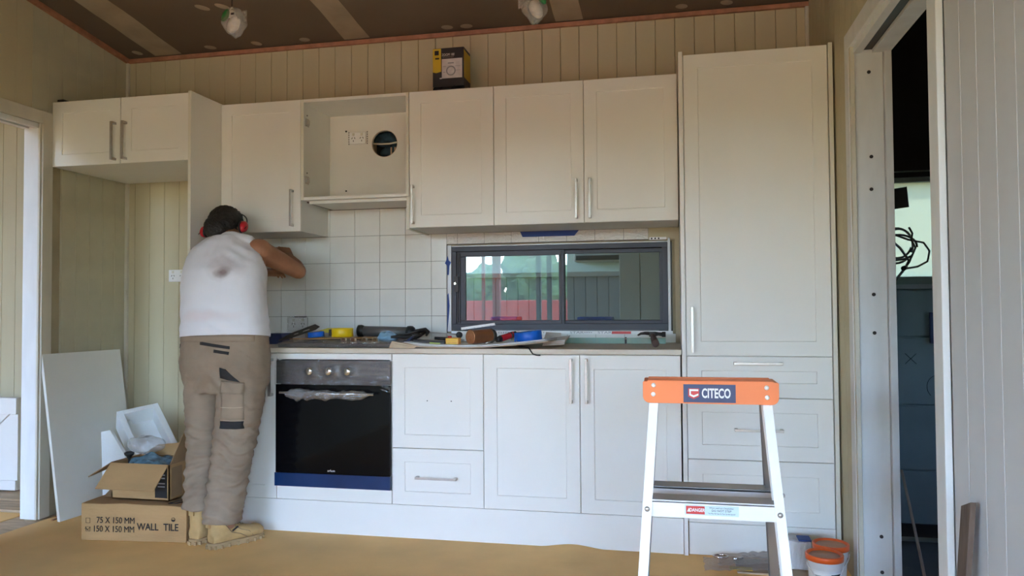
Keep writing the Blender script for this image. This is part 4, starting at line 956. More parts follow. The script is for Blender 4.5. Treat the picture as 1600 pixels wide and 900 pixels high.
# ------------------------------------------------------------------ right corner: pails, sack, packaging, timbers
def pail(x, y, lab, label_side):
    t = thing('pail', lab, 'pail', (x, y, 0), group='white pails with orange lids')
    obj('bucket', G().lathe([(0, 0.001), (0.050, 0.001), (0.052, 0.004), (0.0575, 0.120), (0.0575, 0.124), (0.0615, 0.126), (0.062, 0.150), (0.0635, 0.153), (0.0635, 0.156), (0, 0.156)], (x, y, 0), (0, 0, 1), 48), M['pail'], t)
    ld = obj('lid', G().lathe([(0.0605, 0.151), (0.0665, 0.151), (0.0672, 0.168), (0.0655, 0.171), (0.0600, 0.171), (0.0575, 0.163), (0, 0.163)], (x, y, 0), (0, 0, 1), 48), M['orangelid'], t)
    obj('lid_centre', G().lathe([(0.054, 0.1635), (0.053, 0.1650), (0, 0.1650)], (x, y, 0), (0, 0, 1), 40), M['lidmid'], ld)
    def wrap(a0, a1, z0, z1, m, r=0.0004, name='label', par=None):
        g = G(); rr = lambda z: 0.052+(0.0055)*(z-0.004)/0.116+r
        g.sheet(lambda u, v: Vector((x+rr(lerp(z0, z1, v))*math.cos(lerp(a0, a1, u)), y+rr(lerp(z0, z1, v))*math.sin(lerp(a0, a1, u)), lerp(z0, z1, v))), 16, 2)
        return obj(name, g, m, par or t)
    if label_side:
        lb = wrap(-2.45, -0.35, 0.012, 0.115, M['white'])
        wrap(-1.35, -0.62, 0.02, 0.110, M['ink'], 0.0009, 'black_panel', lb)
        for i in range(10): wrap(-2.35, -1.95+0.05*(i % 3), 0.020+i*0.009, 0.024+i*0.009, M['greytext'], 0.0009, 'text_line', lb)
        for i in range(10): wrap(-1.85, -1.50+0.04*(i % 2), 0.022+i*0.008, 0.0255+i*0.008, M['greytext'], 0.0009, 'text_line', lb)
        a = -1.0
        text('lettering', 'SUPA', M['red'], lb, 0.017, Matrix.Translation((x+0.0590*math.cos(a), y+0.0590*math.sin(a), 0.078)) @ Matrix.Rotation(a+PI/2, 4, 'Z') @ Matrix.Rotation(PI/2, 4, 'X'), sx=0.9, ext=0.0002, bold=0.0004)
    g = G(); g.tube([(x+0.0655*math.cos(t_), y+0.0655*math.sin(t_), 0.135-0.07*math.sin((t_+2.9)/2.6*PI)*1.0 if False else 0.138-0.052*math.sin(PI*(t_+2.9)/2.6)) for t_ in [-2.9+2.6*i/24 for i in range(25)]], 0.0022, 6)
    obj('handle', g, M['pail'], t)
    return t
pail(2.452, -1.032, 'white pail with orange lid, nearer of the two, black and white label facing the room', True)
pail(2.500, -0.896, 'white pail with orange lid, farther of the two, tucked behind the other by the pantry', False)
g = G(); g.box(-0.075, -0.055, 0.0, 0.075, 0.055, 0.118, 0.014); bmesh.ops.subdivide_edges(g.b, edges=g.b.edges[:], cuts=5, use_grid_fill=True)
for v in g.b.verts: v.co += Vector((0.008*nz3((v.co.x*30, v.co.y*30, v.co.z*5)), 0.010*nz3((v.co.x*60, 2, v.co.z*6)), 0.006*nz3(v.co*18)*(v.co.z/0.11)))
for v in g.b.verts: v.co.z = max(v.co.z, 0.0)
for f in g.b.faces: f.smooth = True
t = thing('adhesive_sack', 'crumpled white paper sack standing on the floor beside the pails', 'sack', (2.385, -0.70, 0.012))
obj('sack', g, M['sack'], t, world=False)
obj('blue_print', G().box(0.02, -0.05, 0.116, 0.07, 0.02, 0.1215, 0.002), M['bluedk'], t, world=False)
tag(origin(obj('flat_cardboard', G().box(2.16, -0.80, 0.0, 2.56, -0.62, 0.006).box(2.30, -0.86, 0.0061, 2.52, -0.66, 0.0115), M['kraft']), (2.35, -0.7, 0)), 'flattened cardboard offcuts under the white sack in front of the pantry', 'cardboard')
def pk(x0, x1, y0, y1, z, s, rise=0.0):
    return G().sheet(lambda u, v: Vector((lerp(x0, x1, u)+0.01*nz3((u*5, v*5, s)), lerp(y0, y1, v)+0.02*u, z+0.014*abs(nz3((u*6, v*5, s+4)))+rise*u)), 30, 18)
t = thing('clear_packaging', 'crumpled clear plastic packaging with a yellow card on the floor before the pantry', 'packaging', (2.18, -0.72, 0))
obj('film', pk(2.03, 2.33, -0.83, -0.66, 0.012, 1, 0.012), M['clearpack'], t); obj('film', pk(2.09, 2.34, -0.79, -0.64, 0.022, 6, 0.02), M['clearpack'], t)
obj('yellow_card', G().box(2.13, -0.80, 0.0125, 2.22, -0.76, 0.015), M['yellow'], t)
obj('fittings', G().tube([(2.10+0.03*math.cos(a), -0.70+0.02*math.sin(a), 0.035) for a in [2*PI*i/16 for i in range(16)]], 0.004, 6, True).cyl((2.15, -0.73, 0.035), (2.19, -0.71, 0.037), 0.005, seg=10), M['chrome'], t)
tag(origin(obj('timber_offcut', G().prism([(2.560, -2.050, 0.0), (2.560, -1.995, 0.0), (2.5915, -2.040, 0.605), (2.5915, -2.100, 0.628)], (-0.012, 0, 0.0)), M['timber']), (2.56, -2.02, 0)), 'rough dark brown timber offcut leaning on the pale right wall', 'timber')
tag(origin(obj('timber_strip', G().tube([(2.944, -0.20, 0.32), (2.930, -0.36, 0.20), (2.905, -0.60, 0.03), (2.895, -0.70, -0.055)], 0.0065, 6), M['kraft']), (2.9, -0.65, -0.055)), 'thin pale timber strip leaning in the dark room beyond the right doorway', 'timber')
# cable coil hanging before the translucent sheet
t = thing('cable_coil', 'loose coil of grey cables hanging in the dark room against the bright sheet', 'cable', (3.02, -0.05, 1.36))
def loop(cx, cz, rx, rz, y, a0, a1, tw=0.0, r=0.0045):
    return [(cx+rx*math.cos(a)+tw*math.sin(2*a), y-0.01*math.sin(a), cz+rz*math.sin(a)) for a in [lerp(a0, a1, i/26) for i in range(27)]]
for args in ((2.985, 1.375, 0.075, 0.085, -0.03, -0.4, 5.6), (2.99, 1.385, 0.062, 0.07, -0.045, 0.2, 6.0), (2.985, 1.365, 0.085, 0.06, -0.06, 0, 5.5)):
    obj('strand', G().tube(loop(*args), 0.0055, 7), M['cable'], t)
obj('strand', G().tube([(2.96, -0.07, 1.43), (3.03, -0.07, 1.40), (3.10, -0.06, 1.385), (3.125, -0.06, 1.345), (3.115, -0.06, 1.295), (3.07, -0.06, 1.27), (3.015, -0.07, 1.262)], 0.005, 7), M['cable'], t)
obj('strand', G().tube([(3.03, -0.08, 1.46), (3.045, -0.08, 1.43), (3.04, -0.08, 1.40), (3.06, -0.07, 1.36), (3.03, -0.07, 1.29), (3.01, -0.07, 1.262), (2.95, -0.09, 1.19)], 0.005, 7), M['cable'], t)
obj('strand', G().tube([(2.94, -0.08, 1.41), (2.99, -0.08, 1.36), (3.03, -0.07, 1.30), (3.01, -0.07, 1.26), (2.96, -0.09, 1.20)], 0.006, 7), M['cable'], t)
obj('tie', G().cyl((3.0, -0.085, 1.262), (3.02, -0.055, 1.268), 0.011), M['black'], t)

# ------------------------------------------------------------------ pendants and box on top
def pendant(x, y, z, lab, mirror, zt):
    t = thing('pendant_lamp', lab, 'lamp', (x, y, zt), group='bagged pendant lamps')
    m = -1 if mirror else 1
    obj('flex', G().cyl((x, y, z+0.055), (x, y, CZ(y)+0.002), 0.0022, seg=8), M['black'], t)
    obj('lamp_holder', G().lathe([(0, 0.062), (0.006, 0.06), (0.010, 0.05), (0.016, 0.04), (0.0165, 0.02), (0, 0.018)], (x, y, z), (0, 0, 1), 20), M['edge'], t)
    obj('bulb', G().ell((x+m*0.008, y, z-0.012), (0.024, 0.022, 0.038), (0, m*0.5, 0)), M['boxwhite'], t)
    obj('green_card', G().ell((x-m*0.018, y-0.018, z+0.022), (0.014, 0.012, 0.028), (0, m*0.45, 0)), M['green'], t)
    obj('bag', G().sheet(bagfn(x+m*0.012, y, z-0.003, 0.046, 0.040, 0.058, x*5), 26, 16), M['clearbag'], t)
    obj('bag_tail', G().sheet(lambda u, v: Vector((x+m*(0.03+0.045*u), y-0.01+0.012*nz3((u*6, v*6, 1)), z+0.016+(v-0.5)*0.035*(0.5+u)+0.008*nz3((u*5, v*5, 4)))), 8, 6), M['clearbag'], t)
    obj('barcode', G().box(x+m*0.030-0.007, y-0.045, z+0.012, x+m*0.030+0.007, y-0.043, z+0.020), M['ink'], t)
    return t
pendant(0.125, -1.2, 2.288, 'bagged bulb with green card hanging at the upper left, fully in view', False, 2.70)
pendant(1.425, -1.2, 2.238, 'bagged bulb hanging at the top edge above the window, mostly out of frame', True, 2.70)

t = thing('downlight_box', 'black, yellow and white product box standing on top of the wall cabinets', 'box', (0.78, -0.17, ZT+0.045))
g = G(); g.box(0.692, -0.235, ZT+0.047, 0.862, -0.110, ZT+0.250, 0.001)
obj('carton', g, M['blkbox'], t)
obj('yellow_side', G().box(0.8622, -0.233, ZT+0.09, 0.8630, -0.112, ZT+0.235), M['yelbox'], t)
yb_ = -0.2352
obj('yellow_strip', G().prism([(0.693, yb_, ZT+0.125), (0.712, yb_, ZT+0.120), (0.738, yb_, ZT+0.126), (0.738, yb_, ZT+0.248), (0.693, yb_, ZT+0.248)], (0, -0.0006, 0)), M['yelbox'], t)
obj('white_panel', G().box(0.742, yb_-0.0006, ZT+0.089, 0.853, yb_, ZT+0.192).box(0.730, yb_-0.0006, ZT+0.087, 0.742, yb_, ZT+0.093), M['boxwhite'], t)
text('lettering', 'ZOOM 100', M['white'], t, 0.019, face_front((0.777, yb_-0.0009, ZT+0.213)), sx=0.75, ext=0.0002)
text('lettering', 'LED ROUND LIGHT', M['greytext'], t, 0.009, face_front((0.777, yb_-0.0009, ZT+0.200)), sx=0.8, ext=0.0002)
obj('pictogram', G().lathe([(0.026, 0), (0.026, 0.0006), (0.020, 0.0006), (0.020, 0)], (0.792, yb_-0.0013, ZT+0.128), (0, 1, 0), 20), M['greytext'], t)
obj('pictogram', G().box(0.703, yb_-0.0012, ZT+0.214, 0.726, yb_-0.0006, ZT+0.238).box(0.706, yb_-0.0012, ZT+0.192, 0.728, yb_-0.0006, ZT+0.200), M['ink'], t)
for a_ in ((0.748, 0.150, 0.765, 0.153), (0.748, 0.120, 0.762, 0.123), (0.815, 0.150, 0.842, 0.152), (0.815, 0.128, 0.842, 0.130), (0.775, 0.165, 0.808, 0.172)): obj('text_line', G().box(a_[0], yb_-0.0012, ZT+a_[1], a_[2], yb_-0.0006, ZT+a_[3]), M['greytext'], t)
t = thing('plastic_tray', 'dark glossy wrapped packet under the product box on top of the wall cabinets', 'packet', (0.78, -0.17, ZT))
g = G(); g.box(0.692, -0.24, ZT+0.001, 0.872, -0.10, ZT+0.046, 0.012); bmesh.ops.subdivide_edges(g.b, edges=g.b.edges[:], cuts=3, use_grid_fill=True)
for v in g.b.verts:
    q = 0.006*nz3(v.co*25); v.co.x += q; v.co.z = min(max(v.co.z+q*0.5, ZT+0.001), ZT+0.0465)
obj('packet', g, mat('black_glossy_wrap', (0.015, 0.015, 0.02, 1), 0.2, bump=0.5, bscale=40), t)

# ------------------------------------------------------------------ things on the worktop (top at z 0.896)
BZ = 0.8962
t = thing('gas_cooktop', 'black glass cooktop with chrome knobs still wrapped in clear plastic on the worktop', 'cooktop', (0.29, -0.33, BZ))
obj('glass_plate', G().box(-0.02, -0.555, BZ, 0.60, -0.08, BZ+0.020, 0.003), M['panelgrey'], t)
for x in (0.308, 0.359, 0.418, 0.475): obj('knob', G().lathe([(0.020, 0), (0.020, 0.004), (0.017, 0.006), (0.0155, 0.024), (0, 0.026)], (x, -0.50, BZ+0.0202), (0, 0, 1), 20), M['chrome'], t)
for x, y in ((0.10, -0.42), (0.10, -0.20), (0.44, -0.22)): obj('burner', G().lathe([(0.05, 0), (0.05, 0.006), (0.03, 0.010), (0, 0.010)], (x, y, BZ+0.0202), (0, 0, 1), 24), M['black'], t)
def cw(u, v):
    x = lerp(-0.045, 0.615, u); y = lerp(-0.592, -0.06, v); e = min(v*9, 1, (1-v)*12, u*14, (1-u)*14)
    return Vector((x+0.006*nz3((u*14, v*9, 1)), y+0.006*nz3((u*15, v*9, 4)), BZ+0.003+0.026*max(0, e)+0.010*abs(nz3((u*16, v*10, 7)))*max(0.35, e)))
obj('clear_wrap', G().sheet(cw, 90, 40), film('cooktop_wrap', cover=0.34, rough=0.16, scale=30, haze=0.07), t)
CT = BZ+0.030
tag(origin(obj('cardboard_piece', G().prism([(-0.04, -0.40, CT+0.003), (0.36, -0.44, CT+0.009), (0.43, -0.38, CT+0.008), (0.42, -0.24, CT+0.008), (0.05, -0.24, CT+0.003)], (0, 0, 0.004)), M['card']), (0.2, -0.3, CT)), 'flat brown cardboard piece resting on the wrapped cooktop under the tape', 'cardboard')
t = thing('navy_box', 'small dark navy box on the worktop right beside the man', 'box', (-0.20, -0.18, BZ))
obj('carton', G().prism([(-0.268, -0.24, BZ), (-0.165, -0.24, BZ), (-0.178, -0.24, BZ+0.055), (-0.268, -0.24, BZ+0.055)], (0, 0.12, 0)), M['navy'], t)
obj('lid', G().box(-0.268, -0.242, BZ+0.0552, -0.176, -0.118, BZ+0.058), M['navy'], t)
t = thing('trowel', 'dark steel slotted blade propped at an angle left of the blue tape', 'blade', (-0.10, -0.33, 0.925))
a, b_ = Vector((-0.135, -0.34, 0.919)), Vector((0.082, -0.30, 0.992)); ax = (b_-a).normalized(); ay = Vector((0.0, 0.75, 0.45)); ay = (ay-ax*ax.dot(ay)).normalized(); an = ax.cross(ay)
mw = Matrix(((ax.x, ay.x, an.x, a.x), (ax.y, ay.y, an.y, a.y), (ax.z, ay.z, an.z, a.z), (0, 0, 0, 1)))
g = G(); g.prism([mw @ Vector(p) for p in ((0, 0, 0), (0.06, -0.02, 0), (0.21, -0.02, 0), (0.232, 0.0, 0), (0.20, 0.05, 0), (0.06, 0.04, 0), (0, 0.008, 0))], an*0.002)
obj('blade', g, M['trowel'], t)
for (p, q) in ((0.085, 0.112), (0.135, 0.175)): obj('slot', G().prism([mw @ Vector(c) for c in ((p, 0.004, -0.0008), (q, 0.002, -0.0008), (q-0.004, 0.013, -0.0008), (p+0.003, 0.014, -0.0008))], an*0.0036), M['paper'], t)
def ring(name, c, ro, ri, h, m, lab, cat='tape', rot=(0, 0, 0), core=None):
    t = thing(name, lab, cat, c, rot)
    obj('roll', G().lathe([(ri, 0), (ro-0.002, 0), (ro, 0.002), (ro, h-0.002), (ro-0.002, h), (ri, h), (ri, 0)], (0, 0, 0), (0, 0, 1), 44), m, t, world=False)
    obj('core', G().lathe([(ri-0.0025, 0.001), (ri-0.0002, 0.001), (ri-0.0002, h-0.001), (ri-0.0025, h-0.001), (ri-0.0025, 0.001)], (0, 0, 0), (0, 0, 1), 36), core or M['kraft'], t, world=False)
    return t
ring('tape_roll', (0.068, -0.315, CT+0.012), 0.043, 0.030, 0.028, M['bluetape'], 'small roll of light blue tape lying in front of the slotted blade', rot=(0.05, -0.06, 0))
t = thing('yellow_tag', 'flat yellow plastic offcut between the two tapes', 'offcut', (0.13, -0.25, CT+0.02))
obj('strip', G().prism([(0.035, -0.262, CT+0.038), (0.135, -0.262, CT+0.030), (0.17, -0.25, CT+0.058), (0.10, -0.25, CT+0.056)], (0, 0.004, 0.001)), mat('dull_yellow', (0.52, 0.42, 0.05, 1), 0.5), t)
obj('backing', G().prism([(0.12, -0.268, CT+0.018), (0.165, -0.268, CT+0.020), (0.15, -0.262, CT+0.055)], (0, 0.004, 0)), M['kraft'], t)
t = ring('tape_roll', (0.224, -0.33, CT+0.0135), 0.056, 0.040, 0.046, M['yellow'], 'bright yellow roll of tape standing on the cardboard piece', rot=(0.0, 0.0, 0), core=M['yellow'])
obj('dark_end', G().box(-0.064, -0.03, 0.006, -0.052, 0.0, 0.040, 0.002), M['black'], t, world=False)
# sausage gun
t = thing('sealant_gun', 'grey sausage sealant gun with black ends lying across the worktop, rod pointing right', 'sealant gun', (0.42, -0.2, 0.93))
p0, p1 = Vector((0.262, -0.195, 0.967)), Vector((0.535, -0.195, 0.960))
obj('barrel', G().cyl(p0, p1, 0.0275, seg=36), M['gunbarrel'], t)
obj('end_ring', G().lathe([(0, -0.004), (0.024, -0.004), (0.0325, 0.0), (0.0335, 0.016), (0.029, 0.030), (0.0276, 0.032)], p0-Vector((0.006, 0, 0)), (1, 0, -0.02), 36), M['black'], t)
obj('head', G().lathe([(0.0276, 0), (0.033, 0.004), (0.0345, 0.018), (0.033, 0.03), (0.026, 0.040), (0.012, 0.046), (0, 0.047)], p1-Vector((0.004, 0, 0)), (1, 0, -0.02), 36), M['black'], t)
obj('frame', G().tube([(0.57, -0.195, 0.962), (0.605, -0.196, 0.968), (0.635, -0.20, 0.972), (0.652, -0.21, 0.962), (0.648, -0.225, 0.942)], [0.012, 0.012, 0.013, 0.011, 0.005], 10), M['black'], t)
obj('grip', G().tube([(0.60, -0.21, 0.962), (0.57, -0.27, 0.945), (0.555, -0.33, 0.945), (0.548, -0.36, 0.944)], [0.012, 0.012, 0.010, 0.009], 10), M['black'], t)
obj('trigger', G().tube([(0.635, -0.21, 0.96), (0.62, -0.27, 0.938), (0.60, -0.33, 0.922)], [0.008, 0.008, 0.006], 8), M['trimblk'], t)
obj('push_rod', G().cyl((0.60, -0.197, 0.962), (0.822, -0.20, 0.948), 0.0035, seg=10), M['steel'], t)
obj('rod_disc', G().lathe([(0, -0.003), (0.014, -0.003), (0.017, 0), (0.017, 0.008), (0.012, 0.012), (0, 0.012)], (0.820, -0.20, 0.946), (0.35, -0.94, 0), 24), M['black'], t)
g = G(); g.sheet(bagfn(0.502, -0.40, CT+0.015, 0.052, 0.045, 0.027, 8), 30, 16)
tag(origin(obj('rubber_glove', g, M['rag']), (0.5, -0.40, CT)), 'pale blue rubber glove bunched under the sealant gun', 'glove')
t = thing('side_cutters', 'dark pliers with black handles lying in front of the gun grip', 'pliers', (0.60, -0.45, 0.918))
obj('handle', G().tube([(0.545, -0.47, 0.944), (0.575, -0.46, 0.946), (0.62, -0.44, 0.945), (0.65, -0.42, 0.95)], [0.006, 0.0085, 0.0085, 0.006], 8), M['trimblk'], t)
obj('handle', G().tube([(0.615, -0.52, 0.915), (0.635, -0.50, 0.920), (0.645, -0.46, 0.936), (0.65, -0.425, 0.948)], [0.006, 0.0085, 0.0085, 0.006], 8), M['navy'], t)
obj('jaw', G().tube([(0.645, -0.43, 0.948), (0.665, -0.41, 0.955), (0.685, -0.40, 0.955)], [0.009, 0.008, 0.002], 8), M['hammer'], t)
# paper sheets and kraft bundle
def sheetfn(x0, x1, y0, y1, z, lift, left=0.0):
    return lambda u, v: Vector((lerp(x0, x1, u)+0.02*v, lerp(y0, y1, v)-0.02*math.sin(u*3), z+left*math.exp(-u*9)+lift*max(0, (u-0.45)/0.55)**1.6+0.001*nz3((u*6, v*4, 1))))
t = thing('paper_sheets', 'curved grey paper sheets spread under the tools along the worktop front', 'paper', (1.0, -0.45, BZ))
for k, (m_, dz) in enumerate((('kraft', 0.005), ('paper', 0.009), ('white', 0.013))):
    o = obj('sheet', G().sheet(sheetfn(0.62+0.02*k, 1.36-0.01*k, -0.615+0.01*k, -0.16, BZ+dz, 0.028, 0.016), 40, 6), M[m_], t); solid(o, 0.003, 0)
t = thing('cardboard_sleeve', 'folded brown corrugated card sleeve at the left end of the paper sheets', 'cardboard', (0.66, -0.6, BZ))
obj('sleeve', G().prism([(0.585, -0.60, BZ+0.001), (0.72, -0.622, BZ+0.001), (0.735, -0.622, BZ+0.012), (0.60, -0.60, BZ+0.033)], (0.0, 0.012, 0.001)), M['kraft'], t)
obj('sleeve', G().prism([(0.63, -0.585, BZ+0.014), (0.78, -0.59, BZ+0.012), (0.78, -0.59, BZ+0.014), (0.63, -0.585, BZ+0.026)], (0, 0.07, 0)), M['carddk'], t)
t = thing('paper_bundle', 'creased bundle of buff paper behind the big blue tape at the sheet end', 'paper', (1.35, -0.35, BZ))
for k in range(6):
    m = Matrix.Translation((1.345+0.004*k, -0.36, BZ+0.006+k*0.0055)) @ Euler((0.02*k-0.02, -0.05-0.012*k, 0.15-0.03*k)).to_matrix().to_4x4()
    obj('sheet', G().box(-0.055, -0.09, 0, 0.05, 0.09, 0.0042, 0.001, m), M['paper'] if k % 2 else M['kraft'], t)
obj('creased_sheet', G().prism([(1.285, -0.30, BZ+0.03), (1.37, -0.29, BZ+0.03), (1.365, -0.25, BZ+0.062), (1.29, -0.255, BZ+0.066)], (0, 0.003, 0)), mat('buff_paper', (0.52, 0.49, 0.44, 1), 0.8, bump=0.3), t)
t = thing('utility_knife', 'black utility knife with lime stripe left of the orange tape measure', 'knife', (0.76, -0.5, BZ+0.012))
obj('body', G().box(-0.085, -0.014, 0.0, 0.075, 0.014, 0.022, 0.006, WM[t] @ Matrix.Rotation(0.06, 4, 'Y')), M['black'], t)
obj('stripe', G().box(0.0, -0.0155, 0.004, 0.055, -0.0142, 0.013, 0.0006, WM[t] @ Matrix.Rotation(0.06, 4, 'Y')), mat('lime', (0.40, 0.50, 0.06, 1), 0.4), t)
obj('grip', G().cyl((0.66, -0.49, BZ+0.026), (0.69, -0.495, BZ+0.026), 0.014, seg=16), M['trimblk'], t)
t = thing('dark_screwdriver', 'black handled screwdriver behind the utility knife', 'screwdriver', (0.80, -0.40, BZ+0.03))
obj('handle', G().cyl((0.75, -0.40, BZ+0.040), (0.84, -0.39, BZ+0.036), 0.008, seg=12), M['black'], t)
obj('shaft', G().cyl((0.84, -0.39, BZ+0.036), (0.90, -0.385, BZ+0.030), 0.003, seg=8), M['steel'], t)
t = thing('tape_measure', 'orange-yellow tape measure against the copper tin', 'tape measure', (0.87, -0.49, BZ+0.012))
obj('case', G().box(0.838, -0.51, BZ+0.011, 0.905, -0.46, BZ+0.046, 0.007), M['amber'], t)
obj('rib', G().box(0.845, -0.5125, BZ+0.016, 0.898, -0.5102, BZ+0.020).box(0.845, -0.5125, BZ+0.026, 0.898, -0.5102, BZ+0.030).box(0.845, -0.5125, BZ+0.036, 0.898, -0.5102, BZ+0.040), M['yellow'], t)
obj('lock', G().cyl((0.855, -0.49, BZ+0.046), (0.855, -0.49, BZ+0.054), 0.010, seg=14), M['redplastic'], t)
# copper tin lying on its side
t = thing('copper_tin', 'copper coloured tin lying on its side with its round end facing the room', 'tin', (0.99, -0.39, BZ+0.045))
c0, dr = Vector((0.948, -0.455, BZ+0.0475)), Vector((0.080, 0.110, 0.004)).normalized(); Lt = 0.135
obj('body', G().lathe([(0.0345, 0.004), (0.034, 0.01), (0.034, Lt-0.012)], c0, dr, 40), M['copper'], t)
obj('end', G().lathe([(0, 0.003), (0.006, 0.003), (0.0075, 0.0015), (0.010, 0.003), (0.022, 0.004), (0.026, 0.0), (0.029, 0.004), (0.033, -0.001), (0.0358, 0.001), (0.0358, 0.006), (0.0345, 0.007)], c0, dr, 40), mat('copper_end', (0.85, 0.42, 0.22, 1), 0.25, 0.7), t)
obj('lid', G().lathe([(0.034, Lt-0.012), (0.0362, Lt-0.010), (0.0362, Lt), (0.031, Lt+0.002), (0.031, Lt+0.012), (0, Lt+0.012)], c0, dr, 40), M['trowel'], t)
t = thing('metal_bracket', 'long thin galvanised bracket resting on top of the copper tin', 'bracket', (0.96, -0.38, BZ+0.09))
g = G(); mb = Matrix.Translation((0.972, -0.385, BZ+0.0925)) @ Matrix.Rotation(0.35, 4, 'Z') @ Matrix.Rotation(-0.13, 4, 'Y')
g.box(-0.085, -0.010, 0, 0.085, 0.010, 0.002, 0, mb).box(-0.085, 0.008, 0, 0.085, 0.010, 0.012, 0, mb)
obj('channel', g, M['ladal'], t)
for i in range(4): obj('hole', G().cyl(mb @ Vector((-0.06+0.04*i, 0, 0.0024)), mb @ Vector((-0.06+0.04*i, 0, 0.0020)), 0.004, seg=10), M['ink'], t)
t = thing('red_screwdriver', 'red and black screwdriver pointing down toward the worktop front', 'screwdriver', (1.08, -0.4, BZ+0.02))
s0, s1, s2 = Vector((1.147, -0.33, BZ+0.060)), Vector((1.076, -0.415, BZ+0.034)), Vector((1.03, -0.475, BZ+0.019))
obj('handle', G().tube([s0, s0.lerp(s1, 0.15), s0.lerp(s1, 0.5), s0.lerp(s1, 0.85), s1], [0.010, 0.0165, 0.015, 0.0165, 0.012], 14), M['redplastic'], t)
obj('grip_band', G().tube([s0+(s0-s1)*0.02, s0.lerp(s1, 0.3)], [0.014, 0.0170], 14).tube([s0.lerp(s1, 0.82), s1+(s1-s0)*0.05], [0.0172, 0.0125], 14), M['black'], t)
obj('shaft', G().cyl(s1, s2, 0.0032, seg=10), M['steel'], t)
t = ring('tape_roll', (1.228, -0.38, BZ+0.024), 0.064, 0.044, 0.050, M['bluetape'], 'large bright blue roll of masking tape on the paper sheets right of the red screwdriver', rot=(0.02, -0.10, 0.0), core=M['bluedk'])
obj('loose_end', G().prism([(-0.066, -0.040, -0.006), (-0.058, -0.050, -0.006), (-0.052, -0.046, 0.048), (-0.062, -0.036, 0.050)], (-0.002, 0.001, 0)), M['bluetape'], t, world=False)
tag(origin(obj('glass_strip', G().box(1.345, -0.052, BZ, 1.878, -0.046, BZ+0.030, 0.0008), M['greenglass']), (1.6, -0.05, BZ)), 'long narrow green-tinted glass strip standing along the wall below the window', 'glass strip')
t = thing('spring_clip', 'small black clip on the green glass strip', 'clip', (1.675, -0.06, BZ))
obj('jaw', G().box(1.670, -0.066, BZ, 1.680, -0.053, BZ+0.034, 0.003), M['black'], t); obj('spring', G().cyl((1.669, -0.066, BZ+0.026), (1.681, -0.066, BZ+0.026), 0.004, seg=10), M['chrome'], t)
t = thing('claw_hammer', 'dark claw hammer with brown grip at the right end of the worktop', 'hammer', (1.815, -0.25, BZ))
hz = BZ+0.056
obj('head', G().tube([(1.862, -0.235, hz-0.002), (1.880, -0.235, hz-0.002)], [0.0135, 0.0135], 14).tube([(1.866, -0.235, hz-0.002), (1.845, -0.235, hz), (1.828, -0.235, hz)], [0.010, 0.0085, 0.012], 12)
    .box(1.800, -0.246, hz-0.013, 1.832, -0.224, hz+0.011, 0.003)
    .tube([(1.802, -0.240, hz+0.002), (1.780, -0.243, hz+0.004), (1.760, -0.244, hz+0.002), (1.744, -0.245, hz-0.006)], [0.009, 0.0075, 0.006, 0.003], 10)
    .tube([(1.802, -0.230, hz+0.002), (1.780, -0.226, hz+0.004), (1.760, -0.224, hz+0.001), (1.746, -0.222, hz-0.008)], [0.009, 0.0075, 0.006, 0.003], 10), M['hammer'], t)
obj('handle', G().tube([(1.816, -0.235, hz-0.004), (1.820, -0.28, BZ+0.046), (1.826, -0.34, BZ+0.033), (1.832, -0.40, BZ+0.0225), (1.836, -0.445, BZ+0.0185)], [0.010, 0.0125, 0.016, 0.0175, 0.017], 16), M['handle_br'], t)
tag(origin(obj('power_lead', G().tube([(1.20, -0.50, BZ+0.005), (1.262, -0.600, BZ+0.005), (1.272, -0.624, BZ+0.004), (1.280, -0.629, BZ-0.008), (1.290, -0.630, BZ-0.022), (1.306, -0.628, BZ-0.027), (1.325, -0.627, BZ-0.028)], 0.0032, 8), M['black']), (1.27, -0.6, BZ)),
    'short black cord hanging over the worktop front edge below the blue tape', 'cord')

# ------------------------------------------------------------------ outside, in front of the house
struct(obj('ground', G().box(-60, -90, -0.75, 60, 60, -0.7), M['ground']))
deck = struct(obj('floor_deck', G().box(-5.5, -8.6, -0.2, 6.2, YF-0.1, -0.032).box(XR+0.12, YF-0.1, -0.2, 6.2, -2.81, -0.032), M['deck']))
struct(obj('ceiling_veranda', G().box(-5.5, -8.6, 2.38, 6.2, YF-0.1, 2.46).box(XR+0.12, YF-0.1, 2.38, 6.2, -2.81, 2.46), M['ceil']))
for x in (-0.02, 0.14): struct(obj('trim_post', G().box(x-0.035, -7.0, -0.03, x+0.035, -6.93, 2.38, 0.004), M['darkpost']))
t = thing('red_steel_frame', 'red painted steel frame outside, seen only reflected in the left window pane', 'frame', (-0.9, -7.6, -0.03))
obj('post', G().box(-0.86, -7.63, -0.03, -0.74, -7.52, 2.378, 0.005), M['redsteel'], t); obj('post', G().box(-1.04, -7.6, -0.03, -0.99, -7.55, 2.378, 0.004), M['redsteel'], t)
t = thing('red_container', 'low red steel container outside, reflected in the left window pane', 'container', (-1.0, -11, -0.7))
obj('body', G().box(-2.6, -12.0, -0.7, 0.55, -10.2, 1.25, 0.02), M['redsteel'], t)
obj('rib', G().box(-0.9, -10.2, -0.6, -0.8, -10.15, 1.2, 0.01), M['redsteel'], t)
